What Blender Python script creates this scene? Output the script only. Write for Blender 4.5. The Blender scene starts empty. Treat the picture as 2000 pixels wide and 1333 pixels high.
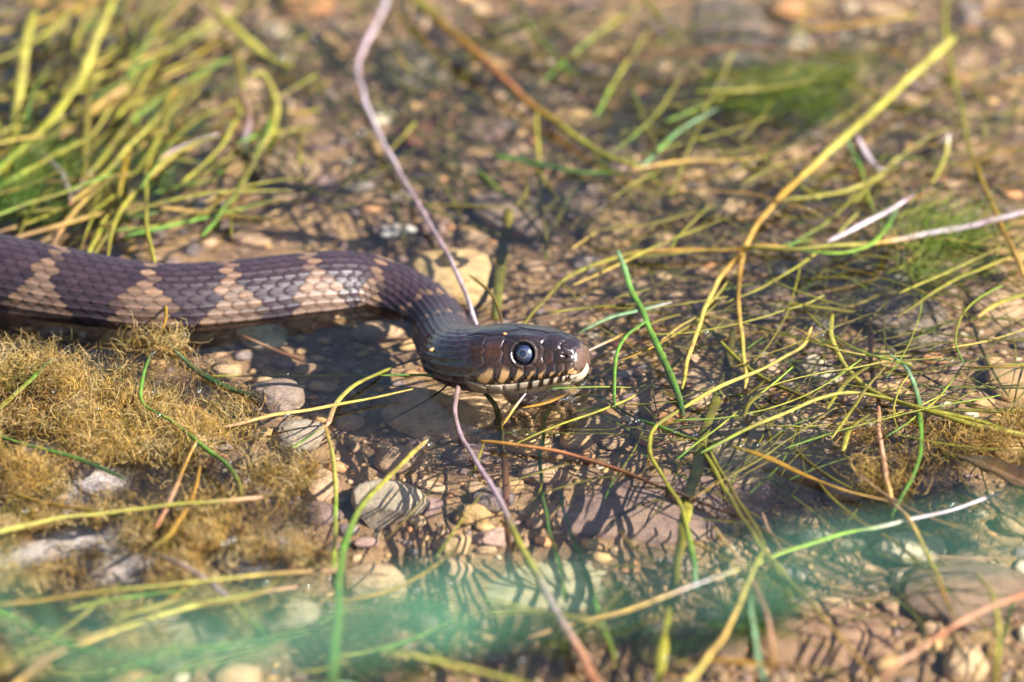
import bpy, math, random
import numpy as np
from mathutils import Vector, Matrix

random.seed(7)
rng = np.random.default_rng(11)
SC = bpy.context.scene
COL = SC.collection
MM = 0.001

# ------------------------------------------------------------------ camera
PITCH = math.radians(27)
DIST = 2.0
PXMM = 8.0                      # photo pixels per millimetre at the focus distance
cam_d = bpy.data.cameras.new('camera')
cam = bpy.data.objects.new('camera', cam_d)
COL.objects.link(cam)
cam.location = (0, -DIST*math.cos(PITCH), DIST*math.sin(PITCH))
cam.rotation_euler = (math.pi/2-PITCH, 0, 0)
cam_d.sensor_width = 36
cam_d.lens = 36*DIST/(2000/PXMM*MM)
cam_d.clip_start = 0.02
cam_d.clip_end = 100
cam_d.dof.use_dof = True
cam_d.dof.focus_distance = DIST-0.029
cam_d.dof.aperture_fstop = 8.8
SC.camera = cam

# ------------------------------------------------------------------ sky and sun
SUN_EL = math.radians(36)
SUN_AZ = math.radians(-20)      # direction to the sun, measured from +X towards +Y
world = bpy.data.worlds.new('World')
SC.world = world
world.use_nodes = True
wn = world.node_tree
wn.nodes.clear()
sky = wn.nodes.new('ShaderNodeTexSky')
sky.sky_type = 'NISHITA'
sky.sun_disc = False
sky.sun_elevation = SUN_EL
sky.sun_rotation = math.pi/2 - SUN_AZ
bg = wn.nodes.new('ShaderNodeBackground')
bg.inputs['Strength'].default_value = 0.058
wo = wn.nodes.new('ShaderNodeOutputWorld')
wn.links.new(sky.outputs[0], bg.inputs[0])
wn.links.new(bg.outputs[0], wo.inputs[0])
sun_d = bpy.data.lights.new('sun', 'SUN')
sun_d.energy = 5.0
sun_d.angle = math.radians(0.5)
sun_d.color = (1.0, 0.965, 0.905)
sun = bpy.data.objects.new('sun', sun_d)
COL.objects.link(sun)
to_sun = Vector((math.cos(SUN_EL)*math.cos(SUN_AZ), math.cos(SUN_EL)*math.sin(SUN_AZ), math.sin(SUN_EL)))
sun.rotation_euler = to_sun.to_track_quat('Z', 'Y').to_euler()
sun.location = to_sun*3

SC.view_settings.view_transform = 'Standard'
SC.view_settings.look = 'None'
SC.view_settings.gamma = 1
SC.view_settings.exposure = 2.08
SC.render.engine = 'CYCLES'
SC.cycles.use_denoising = True
SC.cycles.max_bounces = 6
SC.cycles.diffuse_bounces = 2
SC.cycles.glossy_bounces = 2
SC.cycles.caustics_reflective = False
SC.cycles.caustics_refractive = True
SC.cycles.transparent_max_bounces = 24
SC.cycles.sample_clamp_indirect = 4

# ------------------------------------------------------------------ helpers
CAMP = np.array(cam.location)
FW = np.array((0, math.cos(PITCH), -math.sin(PITCH)))
UPV = np.array((0, math.sin(PITCH), math.cos(PITCH)))
RT = np.array((1.0, 0, 0))

def P(u, v, z=0.0):
    """photo pixel -> point on the horizontal plane at height z (millimetres), bent at the water"""
    d = FW + RT*((u-1000)/PXMM*MM/DIST) + UPV*((666.5-v)/PXMM*MM/DIST)
    if z >= 0:
        return CAMP + d*((z*MM-CAMP[2])/d[2])
    p = CAMP - d*(CAMP[2]/d[2])                       # where the line of sight meets the water, then bent by it
    d = d/np.linalg.norm(d); h = np.array((d[0], d[1], 0))/1.333
    r_ = np.array((h[0], h[1], -math.sqrt(1-h@h)))
    return p + r_*(z*MM/r_[2])

def smooth(a, b, x):
    t = np.clip((x-a)/(b-a), 0, 1)
    return t*t*(3-2*t)

def catmull(pts, n):
    pts = np.asarray(pts, float)
    p = np.vstack([2*pts[0]-pts[1], pts, 2*pts[-1]-pts[-2]])
    seg = np.linalg.norm(np.diff(pts[:, :3], axis=0), axis=1)
    s = np.concatenate([[0], np.cumsum(seg)])
    q = np.linspace(0, s[-1], n)
    i = np.clip(np.searchsorted(s, q, side='right')-1, 0, len(pts)-2)
    t = ((q-s[i])/np.maximum(seg[i], 1e-12))[:, None]
    p0, p1, p2, p3 = p[i], p[i+1], p[i+2], p[i+3]
    return 0.5*(2*p1+(p2-p0)*t+(2*p0-5*p1+4*p2-p3)*t**2+(3*p1-p0-3*p2+p3)*t**3)

def pchip(xs, ys, q):
    xs = np.asarray(xs, float); ys = np.asarray(ys, float)
    h = np.diff(xs); d = np.diff(ys)/h
    m = np.zeros(len(xs))
    for k in range(1, len(xs)-1):
        if d[k-1]*d[k] > 0:
            w1 = 2*h[k]+h[k-1]; w2 = h[k]+2*h[k-1]
            m[k] = (w1+w2)/(w1/d[k-1]+w2/d[k])
    m[0] = d[0]; m[-1] = d[-1]
    q = np.clip(q, xs[0], xs[-1])
    i = np.clip(np.searchsorted(xs, q, side='right')-1, 0, len(xs)-2)
    t = (q-xs[i])/h[i]
    return ((1+2*t)*(1-t)**2*ys[i]+t*(1-t)**2*h[i]*m[i]+t*t*(3-2*t)*ys[i+1]+t*t*(t-1)*h[i]*m[i+1])

def vnoise(x, y, z=0.0, seed=0):
    """smooth value noise, -1..1"""
    x, y, z = np.broadcast_arrays(np.asarray(x, float), np.asarray(y, float), np.asarray(z, float))
    xi, yi, zi = np.floor(x).astype(np.int64), np.floor(y).astype(np.int64), np.floor(z).astype(np.int64)
    fx, fy, fz = x-xi, y-yi, z-zi
    fx = fx*fx*(3-2*fx); fy = fy*fy*(3-2*fy); fz = fz*fz*(3-2*fz)
    def hsh(a, b, c):
        n = (a*374761393+b*668265263+c*1274126177+seed*974711) & 0x7fffffff
        n = ((n ^ (n >> 13))*1103515245+12345) & 0x7fffffff
        n = ((n ^ (n >> 15))*69069+1) & 0x7fffffff
        return (n & 0xffff)/32767.5-1
    r = 0
    for dx in (0, 1):
        for dy in (0, 1):
            for dz in (0, 1):
                w = (fx if dx else 1-fx)*(fy if dy else 1-fy)*(fz if dz else 1-fz)
                r = r+w*hsh(xi+dx, yi+dy, zi+dz)
    return r

def fbm(x, y, z=0.0, seed=0, oct=4):
    r = 0; a = 0.55; f = 1.0
    for k in range(oct):
        r = r+a*vnoise(np.asarray(x)*f+k*7.3, np.asarray(y)*f-k*3.1, np.asarray(z)*f+k*1.7, seed+k)
        a *= 0.5; f *= 2.03
    return r

def srgb(r, g, b):
    c = np.array((r, g, b), float)/255
    return np.where(c <= .04045, c/12.92, ((c+.055)/1.055)**2.4)

def mesh_obj(name, verts, faces, mat, parent=None, cols=None, smooth_sh=True, uvs=None):
    me = bpy.data.meshes.new(name)
    if isinstance(faces, np.ndarray):
        verts = np.asarray(verts, np.float32)
        k = faces.shape[1]
        me.vertices.add(len(verts)); me.vertices.foreach_set('co', verts.ravel())
        me.loops.add(faces.size); me.loops.foreach_set('vertex_index', faces.astype(np.int32).ravel())
        me.polygons.add(len(faces))
        me.polygons.foreach_set('loop_start', np.arange(0, faces.size, k, dtype=np.int32))
        me.polygons.foreach_set('loop_total', np.full(len(faces), k, np.int32))
        me.update(calc_edges=True)
    else:
        me.from_pydata([tuple(v) for v in verts], [], faces)
    if smooth_sh:
        me.polygons.foreach_set('use_smooth', np.ones(len(me.polygons), bool))
    if cols is not None:
        at = me.color_attributes.new('tint', 'FLOAT_COLOR', 'POINT')
        c = np.ones((len(me.vertices), 4), np.float32); c[:, :np.shape(cols)[1]] = cols
        at.data.foreach_set('color', c.ravel())
    if mat is not None:
        me.materials.append(mat)
    me.validate()
    o = bpy.data.objects.new(name, me)
    COL.objects.link(o)
    if parent is not None:
        o.parent = parent
    return o

def tag(o, label=None, cat=None, group=None, kind=None):
    if label: o['label'] = label
    if cat: o['category'] = cat
    if group: o['group'] = group
    if kind: o['kind'] = kind
    return o

def grid_faces(nr, nc, wrap=False):
    i = np.arange(nr-1)[:, None]; j = np.arange(nc if wrap else nc-1)[None, :]
    j2 = (j+1) % nc
    return np.stack([i*nc+j, i*nc+j2, (i+1)*nc+j2, (i+1)*nc+j], -1).reshape(-1, 4)

# ------------------------------------------------------------------ materials
class NT:
    def __init__(s, name):
        s.m = bpy.data.materials.new(name); s.m.use_nodes = True
        s.t = s.m.node_tree; s.t.nodes.clear()
        s.out = s.n('ShaderNodeOutputMaterial')
    def n(s, typ, **kw):
        x = s.t.nodes.new(typ)
        for k, v in kw.items(): setattr(x, k, v)
        return x
    def l(s, a, b): s.t.links.new(a, b)
    def noise(s, scale, detail=4, rough=.6, vec=None):
        x = s.n('ShaderNodeTexNoise'); x.inputs['Scale'].default_value = scale
        x.inputs['Detail'].default_value = detail; x.inputs['Roughness'].default_value = rough
        if vec is not None: s.l(vec, x.inputs['Vector'])
        return x.outputs['Fac']
    def ramp(s, fac, stops):
        x = s.n('ShaderNodeValToRGB'); e = x.color_ramp.elements
        while len(e) < len(stops): e.new(.5)
        for el, (p, c) in zip(e, stops):
            el.position = p; el.color = (*c, 1)
        s.l(fac, x.inputs[0]); return x.outputs[0]
    def mix(s, fac, a, b, mode='MIX'):
        x = s.n('ShaderNodeMix', data_type='RGBA', blend_type=mode)
        for sock, val in ((x.inputs[0], fac), (x.inputs[6], a), (x.inputs[7], b)):
            if hasattr(val, 'is_linked'): s.l(val, sock)
            elif isinstance(val, (int, float)): sock.default_value = val
            else: sock.default_value = (*val, 1)
        return x.outputs[2]
    def bump(s, h, strength, dist):
        x = s.n('ShaderNodeBump'); x.inputs['Strength'].default_value = strength
        x.inputs['Distance'].default_value = dist; s.l(h, x.inputs['Height'])
        return x.outputs[0]
    def principled(s, col, rough=.6, spec=.5, normal=None):
        x = s.n('ShaderNodeBsdfPrincipled')
        if hasattr(col, 'is_linked'): s.l(col, x.inputs['Base Color'])
        else: x.inputs['Base Color'].default_value = (*col, 1)
        x.inputs['Roughness'].default_value = rough
        x.inputs['Specular IOR Level'].default_value = spec
        if normal is not None: s.l(normal, x.inputs['Normal'])
        return x
    def surf(s, sh): s.l(sh.outputs[0], s.out.inputs[0]); return s.m

def attr(nt, name='tint'):
    a = nt.n('ShaderNodeAttribute'); a.attribute_name = name; return a.outputs['Color']

def stone_material(name, use_attr):
    nt = NT(name)
    geo = nt.n('ShaderNodeNewGeometry')
    if use_attr:
        base = attr(nt)
    else:
        oi = nt.n('ShaderNodeObjectInfo'); base = oi.outputs['Color']
    pos = geo.outputs['Position']
    n1 = nt.noise(260, 6, .65, pos)
    n2 = nt.noise(1300, 4, .7, pos)
    n3 = nt.noise(90, 3, .5, pos)
    c = nt.mix(1.0, base, nt.ramp(n1, [(.28, (.55, .52, .56)), (.5, (1, 1, 1)), (.72, (1.25, 1.18, 1.05))]), 'MULTIPLY')
    c = nt.mix(1.0, c, nt.ramp(n2, [(.3, (.62, .6, .6)), (.55, (1.08, 1.08, 1.08))]), 'MULTIPLY')
    silt = nt.ramp(n3, [(.48, (0, 0, 0)), (.68, (1, 1, 1))])
    c = nt.mix(nt.mix(1.0, silt, (.45, .45, .45), 'MULTIPLY'), c, (.36, .24, .13))
    b = nt.bump(n2, .5, .0006)
    x = nt.bump(n1, .6, .0012); 
    bn = nt.t.nodes[-1]; nt.l(b, bn.inputs['Normal'])
    return nt.surf(nt.principled(c, .75, .3, x))

M_STONE = stone_material('stone', False)
M_GRAVEL = stone_material('gravel', True)

def bed_material():
    nt = NT('silt_bed')
    geo = nt.n('ShaderNodeNewGeometry'); pos = geo.outputs['Position']
    n1 = nt.noise(55, 6, .65, pos); n2 = nt.noise(500, 5, .7, pos); n3 = nt.noise(2200, 3, .7, pos)
    c = nt.ramp(n1, [(.3, (.11, .07, .05)), (.46, (.27, .17, .095)), (.60, (.42, .27, .135)), (.75, (.33, .23, .15))])
    c = nt.mix(1.0, c, nt.ramp(n2, [(.3, (.66, .63, .64)), (.6, (1.25, 1.2, 1.1))]), 'MULTIPLY')
    c = nt.mix(1.0, c, nt.ramp(n3, [(.35, (.72, .72, .72)), (.65, (1.25, 1.22, 1.15))]), 'MULTIPLY')
    b = nt.bump(n3, .6, .0008)
    x = nt.bump(n2, .7, .002); nt.l(b, nt.t.nodes[-1].inputs['Normal'])
    return nt.surf(nt.principled(c, .85, .2, x))
M_BED = bed_material()

def weed_material(name='weed', rough=.45, trans=.4, bumps=True):
    nt = NT(name)
    geo = nt.n('ShaderNodeNewGeometry'); pos = geo.outputs['Position']
    n1 = nt.noise(420, 4, .6, pos); n2 = nt.noise(2600, 3, .7, pos)
    c = nt.mix(1.0, attr(nt), nt.ramp(n1, [(.3, (.62, .58, .5)), (.5, (1, 1, 1)), (.7, (1.2, 1.2, 1.1))]), 'MULTIPLY')
    c = nt.mix(1.0, c, nt.ramp(n2, [(.3, (.75, .75, .75)), (.6, (1.08, 1.08, 1.08))]), 'MULTIPLY')
    if bumps:
        n3 = nt.noise(150, 5, .7, pos)
        c = nt.mix(nt.ramp(n3, [(.52, (0, 0, 0)), (.72, (.5, .5, .5))]), c, (.16, .10, .035))
    pr = nt.principled(c, rough, .5, nt.bump(n2, .6, .0006) if bumps else None)
    tr = nt.n('ShaderNodeBsdfTranslucent'); nt.l(c, tr.inputs[0])
    mx = nt.n('ShaderNodeMixShader'); mx.inputs[0].default_value = trans
    nt.l(pr.outputs[0], mx.inputs[1]); nt.l(tr.outputs[0], mx.inputs[2])
    return nt.surf(mx)
M_WEED = weed_material()
M_ALGAE = weed_material('algae', .42, .45, False)

def snake_material():
    nt = NT('snake_skin')
    geo = nt.n('ShaderNodeNewGeometry'); pos = geo.outputs['Position']
    n1 = nt.noise(900, 4, .65, pos); n2 = nt.noise(5000, 2, .6, pos)
    c = nt.mix(1.0, attr(nt), nt.ramp(n1, [(.3, (.78, .76, .76)), (.65, (1.15, 1.13, 1.1))]), 'MULTIPLY')
    pr = nt.principled(c, .38, .36, nt.bump(n2, .25, .00015))
    r = nt.n('ShaderNodeMapRange'); r.inputs[3].default_value = .30; r.inputs[4].default_value = .52
    nt.l(n1, r.inputs[0])
    wet = [x for x in nt.t.nodes if x.bl_idname == 'ShaderNodeAttribute'][0].outputs['Alpha']
    mu = nt.n('ShaderNodeMath', operation='MULTIPLY_ADD'); nt.l(wet, mu.inputs[0]); mu.inputs[1].default_value = -.20; nt.l(r.outputs[0], mu.inputs[2])
    nt.l(mu.outputs[0], pr.inputs['Roughness'])
    sp = nt.n('ShaderNodeMath', operation='MULTIPLY_ADD'); nt.l(wet, sp.inputs[0]); sp.inputs[1].default_value = .3; sp.inputs[2].default_value = .34
    nt.l(sp.outputs[0], pr.inputs['Specular IOR Level'])
    return nt.surf(pr)
M_SNAKE = snake_material()

def eye_material():
    nt = NT('eye'); pr = nt.principled(attr(nt), .25, .5)
    pr.inputs['Coat Weight'].default_value = 1; pr.inputs['Coat Roughness'].default_value = .03
    return nt.surf(pr)
M_EYE = eye_material()

def schlick(nt, normal, f0):
    """mirror share of a film, the same seen from above and from below"""
    geo = nt.n('ShaderNodeNewGeometry')
    d = nt.n('ShaderNodeVectorMath', operation='DOT_PRODUCT')
    nt.l(geo.outputs['Incoming'], d.inputs[0]); nt.l(normal if normal is not None else geo.outputs['Normal'], d.inputs[1])
    def m(op, a, b=0.0):
        x = nt.n('ShaderNodeMath', operation=op)
        for k, v in ((0, a), (1, b)):
            if hasattr(v, 'is_linked'): nt.l(v, x.inputs[k])
            else: x.inputs[k].default_value = v
        return x.outputs[0]
    c = m('SUBTRACT', 1.0, m('ABSOLUTE', d.outputs['Value']))
    return m('ADD', m('MULTIPLY', m('POWER', c, 5.0), 1-f0), f0)

def water_material():
    nt = NT('water')
    geo = nt.n('ShaderNodeNewGeometry'); pos = geo.outputs['Position']
    n1 = nt.noise(38, 2, .5, pos); n2 = nt.noise(210, 2, .5, pos)
    b = nt.bump(n2, .25, .0004)
    x = nt.bump(n1, .35, .0022); nt.l(b, nt.t.nodes[-1].inputs['Normal'])
    fr = schlick(nt, x, .02)
    tr = nt.n('ShaderNodeBsdfRefraction'); tr.inputs['IOR'].default_value = 1.333; tr.inputs['Roughness'].default_value = 0
    gl = nt.n('ShaderNodeBsdfGlossy'); gl.inputs['Roughness'].default_value = .02; nt.l(x, gl.inputs['Normal'])
    mx = nt.n('ShaderNodeMixShader'); nt.l(fr, mx.inputs[0])
    nt.l(tr.outputs[0], mx.inputs[1]); nt.l(gl.outputs[0], mx.inputs[2])
    return nt.surf(mx)
M_WATER = water_material()

def bubble_material():
    nt = NT('bubble_film')
    fr = schlick(nt, None, .06)
    tr = nt.n('ShaderNodeBsdfTransparent'); tr.inputs[0].default_value = (.93, .95, .95, 1)
    gl = nt.n('ShaderNodeBsdfGlossy'); gl.inputs['Roughness'].default_value = .12
    mx = nt.n('ShaderNodeMixShader'); nt.l(fr, mx.inputs[0])
    nt.l(tr.outputs[0], mx.inputs[1]); nt.l(gl.outputs[0], mx.inputs[2])
    return nt.surf(mx)
M_BUBBLE = bubble_material()

# ------------------------------------------------------------------ stream bed and water
def axis(inner, n_in, outer, n_out, c0=0.0):
    a = np.linspace(-inner, inner, n_in)
    k = np.linspace(0, 1, n_out+1)[1:]
    o = inner+(outer-inner)*k**2.5+(a[1]-a[0])*np.arange(1, n_out+1)
    return np.concatenate([-o[::-1], a, o])+c0

def bed_height(x, y):
    """millimetres, x and y in metres"""
    x = np.asarray(x, float); y = np.asarray(y, float)
    h = -33+3.2*fbm(x*28, y*28, seed=3)+1.3*fbm(x*110, y*110, seed=5, oct=3)
    rise = smooth(-.035, -.105, x)*smooth(.015, -.035, y)          # shoal under the algae mat
    h = h+20*rise
    h = h+4*smooth(.05, .16, y)-4*smooth(.02, -.02, np.abs(y+.02))*smooth(-.09, -.06, x)*smooth(.0, -.025, x)
    return h

bx = axis(.22, 330, 5, 22); by = axis(.26, 360, 5, 22, .02)
X, Y = np.meshgrid(bx, by)
Z = bed_height(X, Y)*MM
bed = mesh_obj('stream_bed', np.stack([X, Y, Z], -1).reshape(-1, 3), grid_faces(len(by), len(bx)), M_BED)
tag(bed, 'brown silt and sand of the shallow stream bed', 'stream bed', kind='structure')

SNOUT_PX = (1146, 760)
sn = P(*SNOUT_PX, 0)
wx = axis(.135, 440, 5, 40, 0); wy = axis(.17, 440, 5, 40, sn[1]+.03)
X, Y = np.meshgrid(wx, wy)
r = np.hypot(X-sn[0]+.004, (Y-sn[1]))
rip = .085*np.sin(r/.0034*2*math.pi)*np.exp(-(r/.0115)**2)*smooth(.0, .004, r)
rip = rip+.12*fbm(X*22, Y*22, seed=21, oct=1)+.007*fbm(X*60, Y*60, seed=22, oct=1)
Zw = (rip)*MM
water = mesh_obj('water', np.stack([X, Y, Zw], -1).reshape(-1, 3), grid_faces(len(wy), len(wx)), M_WATER)
tag(water, 'clear shallow water with small ripples round the snout', 'water', kind='structure')

# ------------------------------------------------------------------ the snake
HEAD_L = 37.5
YAW, HP = math.radians(-21), math.radians(9)
hdir = np.array((math.cos(YAW)*math.cos(HP), math.sin(YAW)*math.cos(HP), math.sin(HP)))
hb = P(868, 702, 1.4)                                  # back of the head
body_px = [(-900, 380, -5), (-700, 330, -4), (-480, 380, -2), (-280, 470, 0), (-130, 525, 1), (0, 552, 1.5), (130, 575, 1),
           (300, 598, .5), (450, 592, 0), (600, 574, -.3), (700, 565, -1), (768, 577, -2.2), (820, 600, -3.4), (857, 634, -3.6)]
ctrl = [P(u, v, z) for u, v, z in body_px]
ctrl += [hb+hdir*3.5*MM+np.array((-.0006, .0022, -.0004)), hb+hdir*9*MM]
cl = catmull(ctrl, 3000)
seg = np.linalg.norm(np.diff(cl, axis=0), axis=1); sarr = np.concatenate([[0], np.cumsum(seg)])
cl = np.stack([np.interp(np.linspace(0, sarr[-1], 3000), sarr, cl[:, k]) for k in range(3)], 1)
g = np.exp(-.5*(np.arange(-60, 61)/27)**2); g /= g.sum()
pad = np.vstack([2*cl[0]-cl[60:0:-1], cl, cl[-1]+hdir*MM*np.arange(1, 61)[:, None]*(sarr[-1]/3000/MM)])
cl = np.stack([np.convolve(pad[:, k], g, 'valid') for k in range(3)], 1)
cl = np.vstack([cl, cl[-1]+hdir*np.linspace(.2, 60, 300)[:, None]*MM])
sarr = np.concatenate([[0], np.cumsum(np.linalg.norm(np.diff(cl, axis=0), axis=1))])/MM   # mm
tip_s = sarr[np.argmin(np.linalg.norm(cl-(hb+hdir*HEAD_L*MM), axis=1))]
def dist_to_px(u, v, z):
    return sarr[np.argmin(np.linalg.norm(cl-P(u, v, z), axis=1))]
s_edge = dist_to_px(-60, 540, -2.5)
ring_s = np.concatenate([np.arange(0, s_edge, 1.2), np.arange(s_edge, tip_s-40, .3), np.arange(tip_s-40, tip_s-2, .13),
                         tip_s-2*np.linspace(1, 0, 34)**2.2])
NA = 288
th = np.arange(NA)/NA*2*math.pi + math.pi/2               # 0 index = top, going to the left, bottom, right
C = np.stack([np.interp(ring_s, sarr, cl[:, k]) for k in range(3)], 1)
T = np.stack([np.interp(ring_s+.4, sarr, cl[:, k])-np.interp(ring_s-.4, sarr, cl[:, k]) for k in range(3)], 1)
T /= np.linalg.norm(T, axis=1)[:, None]
U = np.array((0, 0, 1.0))-T*T[:, 2:3]; U /= np.linalg.norm(U, axis=1)[:, None]
Lf = np.cross(U, T)
ROLL = math.radians(16)*smooth(tip_s-44, tip_s-26, ring_s)[:, None]     # the head leans its crown away from the viewer
U, Lf = U*np.cos(ROLL)+Lf*np.sin(ROLL), Lf*np.cos(ROLL)-U*np.sin(ROLL)
xh = tip_s-ring_s                                         # mm behind the snout
total = tip_s
bk = dist_to_px
def R(u, v, z): return tip_s-bk(u, v, z)
prof_x = [0, .12, .4, .9, 1.8, 3.2, 5.5, 8.5, 12, 15.5, 20, 25, 29, 33, 37, 41, 48, R(775, 580, -9.5), R(600, 570, -10), R(300, 592, -7), R(0, 549, -2.5), R(-480, 380, -5), total]
prof_w = [0, 1.6, 2.9, 4.1, 5.2, 6.2, 7.1, 8.0, 8.9, 9.8, 10.9, 11.6, 11.1, 9.7, 8.3, 7.5, 7.6, 8.9, 10.3, 10.5, 11.8, 10.4, 4]
prof_t = [0, 1.4, 2.7, 3.8, 4.9, 5.8, 6.7, 7.5, 8.2, 8.6, 8.7, 8.5, 8.0, 7.5, 7.1, 6.9, 7.1, 8.7, 10, 10.2, 11.4, 10, 4]
prof_b = [0, 1.2, 2.3, 3.3, 4.2, 4.9, 5.6, 6.4, 7.3, 8.0, 8.7, 8.9, 8.5, 7.9, 7.1, 6.7, 6.8, 8.2, 9.3, 9.5, 10.6, 9.4, 4]
w = pchip(prof_x, prof_w, xh)[:, None]; zt = pchip(prof_x, prof_t, xh)[:, None]; zb = pchip(prof_x, prof_b, xh)[:, None]
ct, st = np.cos(th)[None, :], np.sin(th)[None, :]
nexp = (2+.45*smooth(42, 26, xh)*smooth(0, 6, xh))[:, None]
a = w*np.sign(ct)*np.abs(ct)**(2/nexp)
b = np.where(st > 0, zt, zb)*np.sign(st)*np.abs(st)**(2/nexp)
hm = smooth(38, 28, xh)[:, None]                          # head mask
XH = np.repeat(xh[:, None], NA, 1)
# angular position f: 0 top, 0.5 side, 1 bottom ; side sign +1 left, -1 right
f = np.abs(((th-math.pi/2+math.pi) % (2*math.pi))-math.pi)/math.pi
F = np.repeat(f[None, :], len(xh), 0)
side = np.where(np.cos(th) >= 0, 1, -1)[None, :]
# brow ridge, jaw muscles, upper-lip swelling, hollow between eye and snout, eye socket
def bumpf(x0, sx, f0, sf): return np.exp(-((XH-x0)/sx)**2-((F-f0)/sf)**2)
brow = bumpf(12.6, 4.6, .25, .07)
infl = 1.05*brow+.9*bumpf(24, 6, .56, .13)+.28*bumpf(9, 8, .575, .05)-.55*bumpf(7.4, 2.6, .42, .06)-.5*bumpf(12.8, 3.1, .40, .09)+.3*bumpf(1.0, 1.1, .38, .2)
infl = infl+.35*bumpf(10, 9, .70, .05)-.35*bumpf(8, 9, .80, .05)
infl = infl*hm
nrm_a, nrm_b = ct*np.ones_like(a), st*np.ones_like(b)
a = a+infl*nrm_a; b = b+infl*nrm_b
base = np.stack([-XH, a, b], -1)                          # head-local millimetres

def surf(x, fq, sd=-1):
    i = np.argmin(np.abs(xh-x))
    j = int(round(fq*NA/2)) % NA
    if sd > 0: j = (-j) % NA
    return base[i, j]

# --- head plates: every plate is a chain of seed points on the surface
plates = {}
def plate(name, pts, both=True):
    for sd in ((-1, 1) if both else (-1,)):
        plates[name+('R' if sd < 0 else 'L')] = [surf(x, q, sd) for x, q in pts]
plates['rostral'] = [surf(0, 0), surf(.35, .40, -1), surf(.35, .40, 1), surf(.9, .5, -1), surf(.9, .5, 1), surf(.7, .25, -1), surf(.7, .25, 1), surf(.5, 0, 1)]
plate('internasal', [(2.4, .12), (3.0, .22)])
plate('nasal', [(2.7, .40), (4.6, .41)])
plate('prefrontal', [(5.9, .10), (6.5, .25), (6.2, .17)])
plate('loreal', [(7.3, .42)])
plate('preocular', [(9.7, .40), (9.6, .45)])
plates['frontal'] = [surf(x, 0) for x in (9.2, 10.5, 12, 13.5, 15)]
plate('supraocular', [(10.3, .19), (11.6, .20), (13, .20), (14.5, .20), (15.8, .19)])
plate('parietal', [(18.0, .10), (19.5, .12), (21.5, .13), (23.5, .11), (25.3, .08)])
plate('postocular', [(16.6, .33)]); plate('postocular_low', [(16.4, .44)])
plate('temporal', [(19.6, .30), (21.2, .30)]); plate('temporal_b', [(19.2, .41), (20.8, .42)])
plate('temporal_c', [(24.3, .27)]); plate('temporal_d', [(24.0, .36)]); plate('temporal_e', [(23.7, .45)])
SUPRA = [2.3, 4.2, 6.3, 8.6, 11.2, 14.2, 17.7, 21.8]
for k, x in enumerate(SUPRA): plate('supralabial%d' % k, [(x, .52), (x+.1, .575)])
INFRA = [2.0, 3.7, 5.6, 7.8, 10.3, 13.1, 16.4, 20, 24]
for k, x in enumerate(INFRA): plate('infralabial%d' % k, [(x, .66), (x+.1, .70)])
plates['mental'] = [surf(1.2, .78, -1), surf(1.2, .78, 1), surf(1.0, 1, 1)]
for k, x in enumerate((6, 11, 16, 21, 25)): plate('chin%d' % k, [(x, .84), (x+1.5, .9)])
names = list(plates)
hidx = np.where(xh < 36)[0]
hp = base[hidx].reshape(-1, 3)
D = np.full((len(names), len(hp)), 1e9)
for k, nme in enumerate(names):
    for q in plates[nme]:
        D[k] = np.minimum(D[k], ((hp-q)**2).sum(1))
D = np.sqrt(D)
order = np.argpartition(D, 1, axis=0)[:2]
d1 = np.take_along_axis(D, order[:1], 0)[0]; d2 = np.take_along_axis(D, order[1:2], 0)[0]
sw = d1 > d2; d1, d2 = np.where(sw, d2, d1), np.where(sw, d1, d2)
own = np.where(sw, order[1], order[0]).reshape(len(hidx), NA)
seam = (d2-d1).reshape(len(hidx), NA)
plate_h = (-.20+.09*smooth(.26, .34, F[hidx]))*np.exp(-(seam/.26)**2)+.15*smooth(0, 1.3, seam)

# --- body scales
NROW = 33
vrow = (F*side)*NROW/2*1.0                                # -13.5 .. 13.5 round the body, 0 = top
pitch = np.interp(xh, [0, 26, 40, 60, 90, 400], [2.2, 2.2, 2.6, 3.2, 3.7, 3.9])
uacc = np.concatenate([[0], np.cumsum(np.diff(ring_s)/pitch[1:])])
Ug = np.repeat(uacc[:, None], NA, 1)
vrow = vrow+.16*fbm(Ug*.45, vrow*.3, seed=70, oct=2); Ug = Ug+.22*fbm(Ug*.4+9, vrow*.35, seed=71, oct=2)
hgt = np.full(Ug.shape, -1.0); edge = np.zeros(Ug.shape); cu = np.zeros(Ug.shape); cv = np.zeros(Ug.shape)
k0 = np.floor(vrow)
for dk in (-1, 0, 1, 2):
    kk = k0+dk
    off = .5*(np.mod(kk, 2))
    for di in (-1, 0, 1):
        uc = np.floor(Ug-off)+di+.5+off
        t = -(Ug-uc)                                      # + towards the tail
        hw = 1.02*np.clip(1-np.abs((t-.02)/.86)**2.2, 0, 1)**.75
        m = np.abs(vrow-kk)/np.maximum(hw, 1e-3)
        ins = (m < 1) & (np.abs(t) < .86)
        hh = .34*(t+.6)-.30*m**2.2+.27*np.exp(-((vrow-kk)/.11)**2)
        better = ins & (hh > hgt)
        hgt = np.where(better, hh, hgt); edge = np.where(better, m, edge)
        cu = np.where(better, uc, cu); cv = np.where(better, kk, cv)
hgt = np.clip(hgt, -.35, 1)
sc_amp = np.interp(xh, [0, 30, 45, 90], [.5, .55, .6, .72])[:, None]
belly = smooth(.80, .86, F)
scut = (Ug*1.0) % 1.0
hgt = hgt*(1-belly)+belly*(.25*(1-scut)-.1)
disp = hgt*sc_amp*.9
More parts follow.
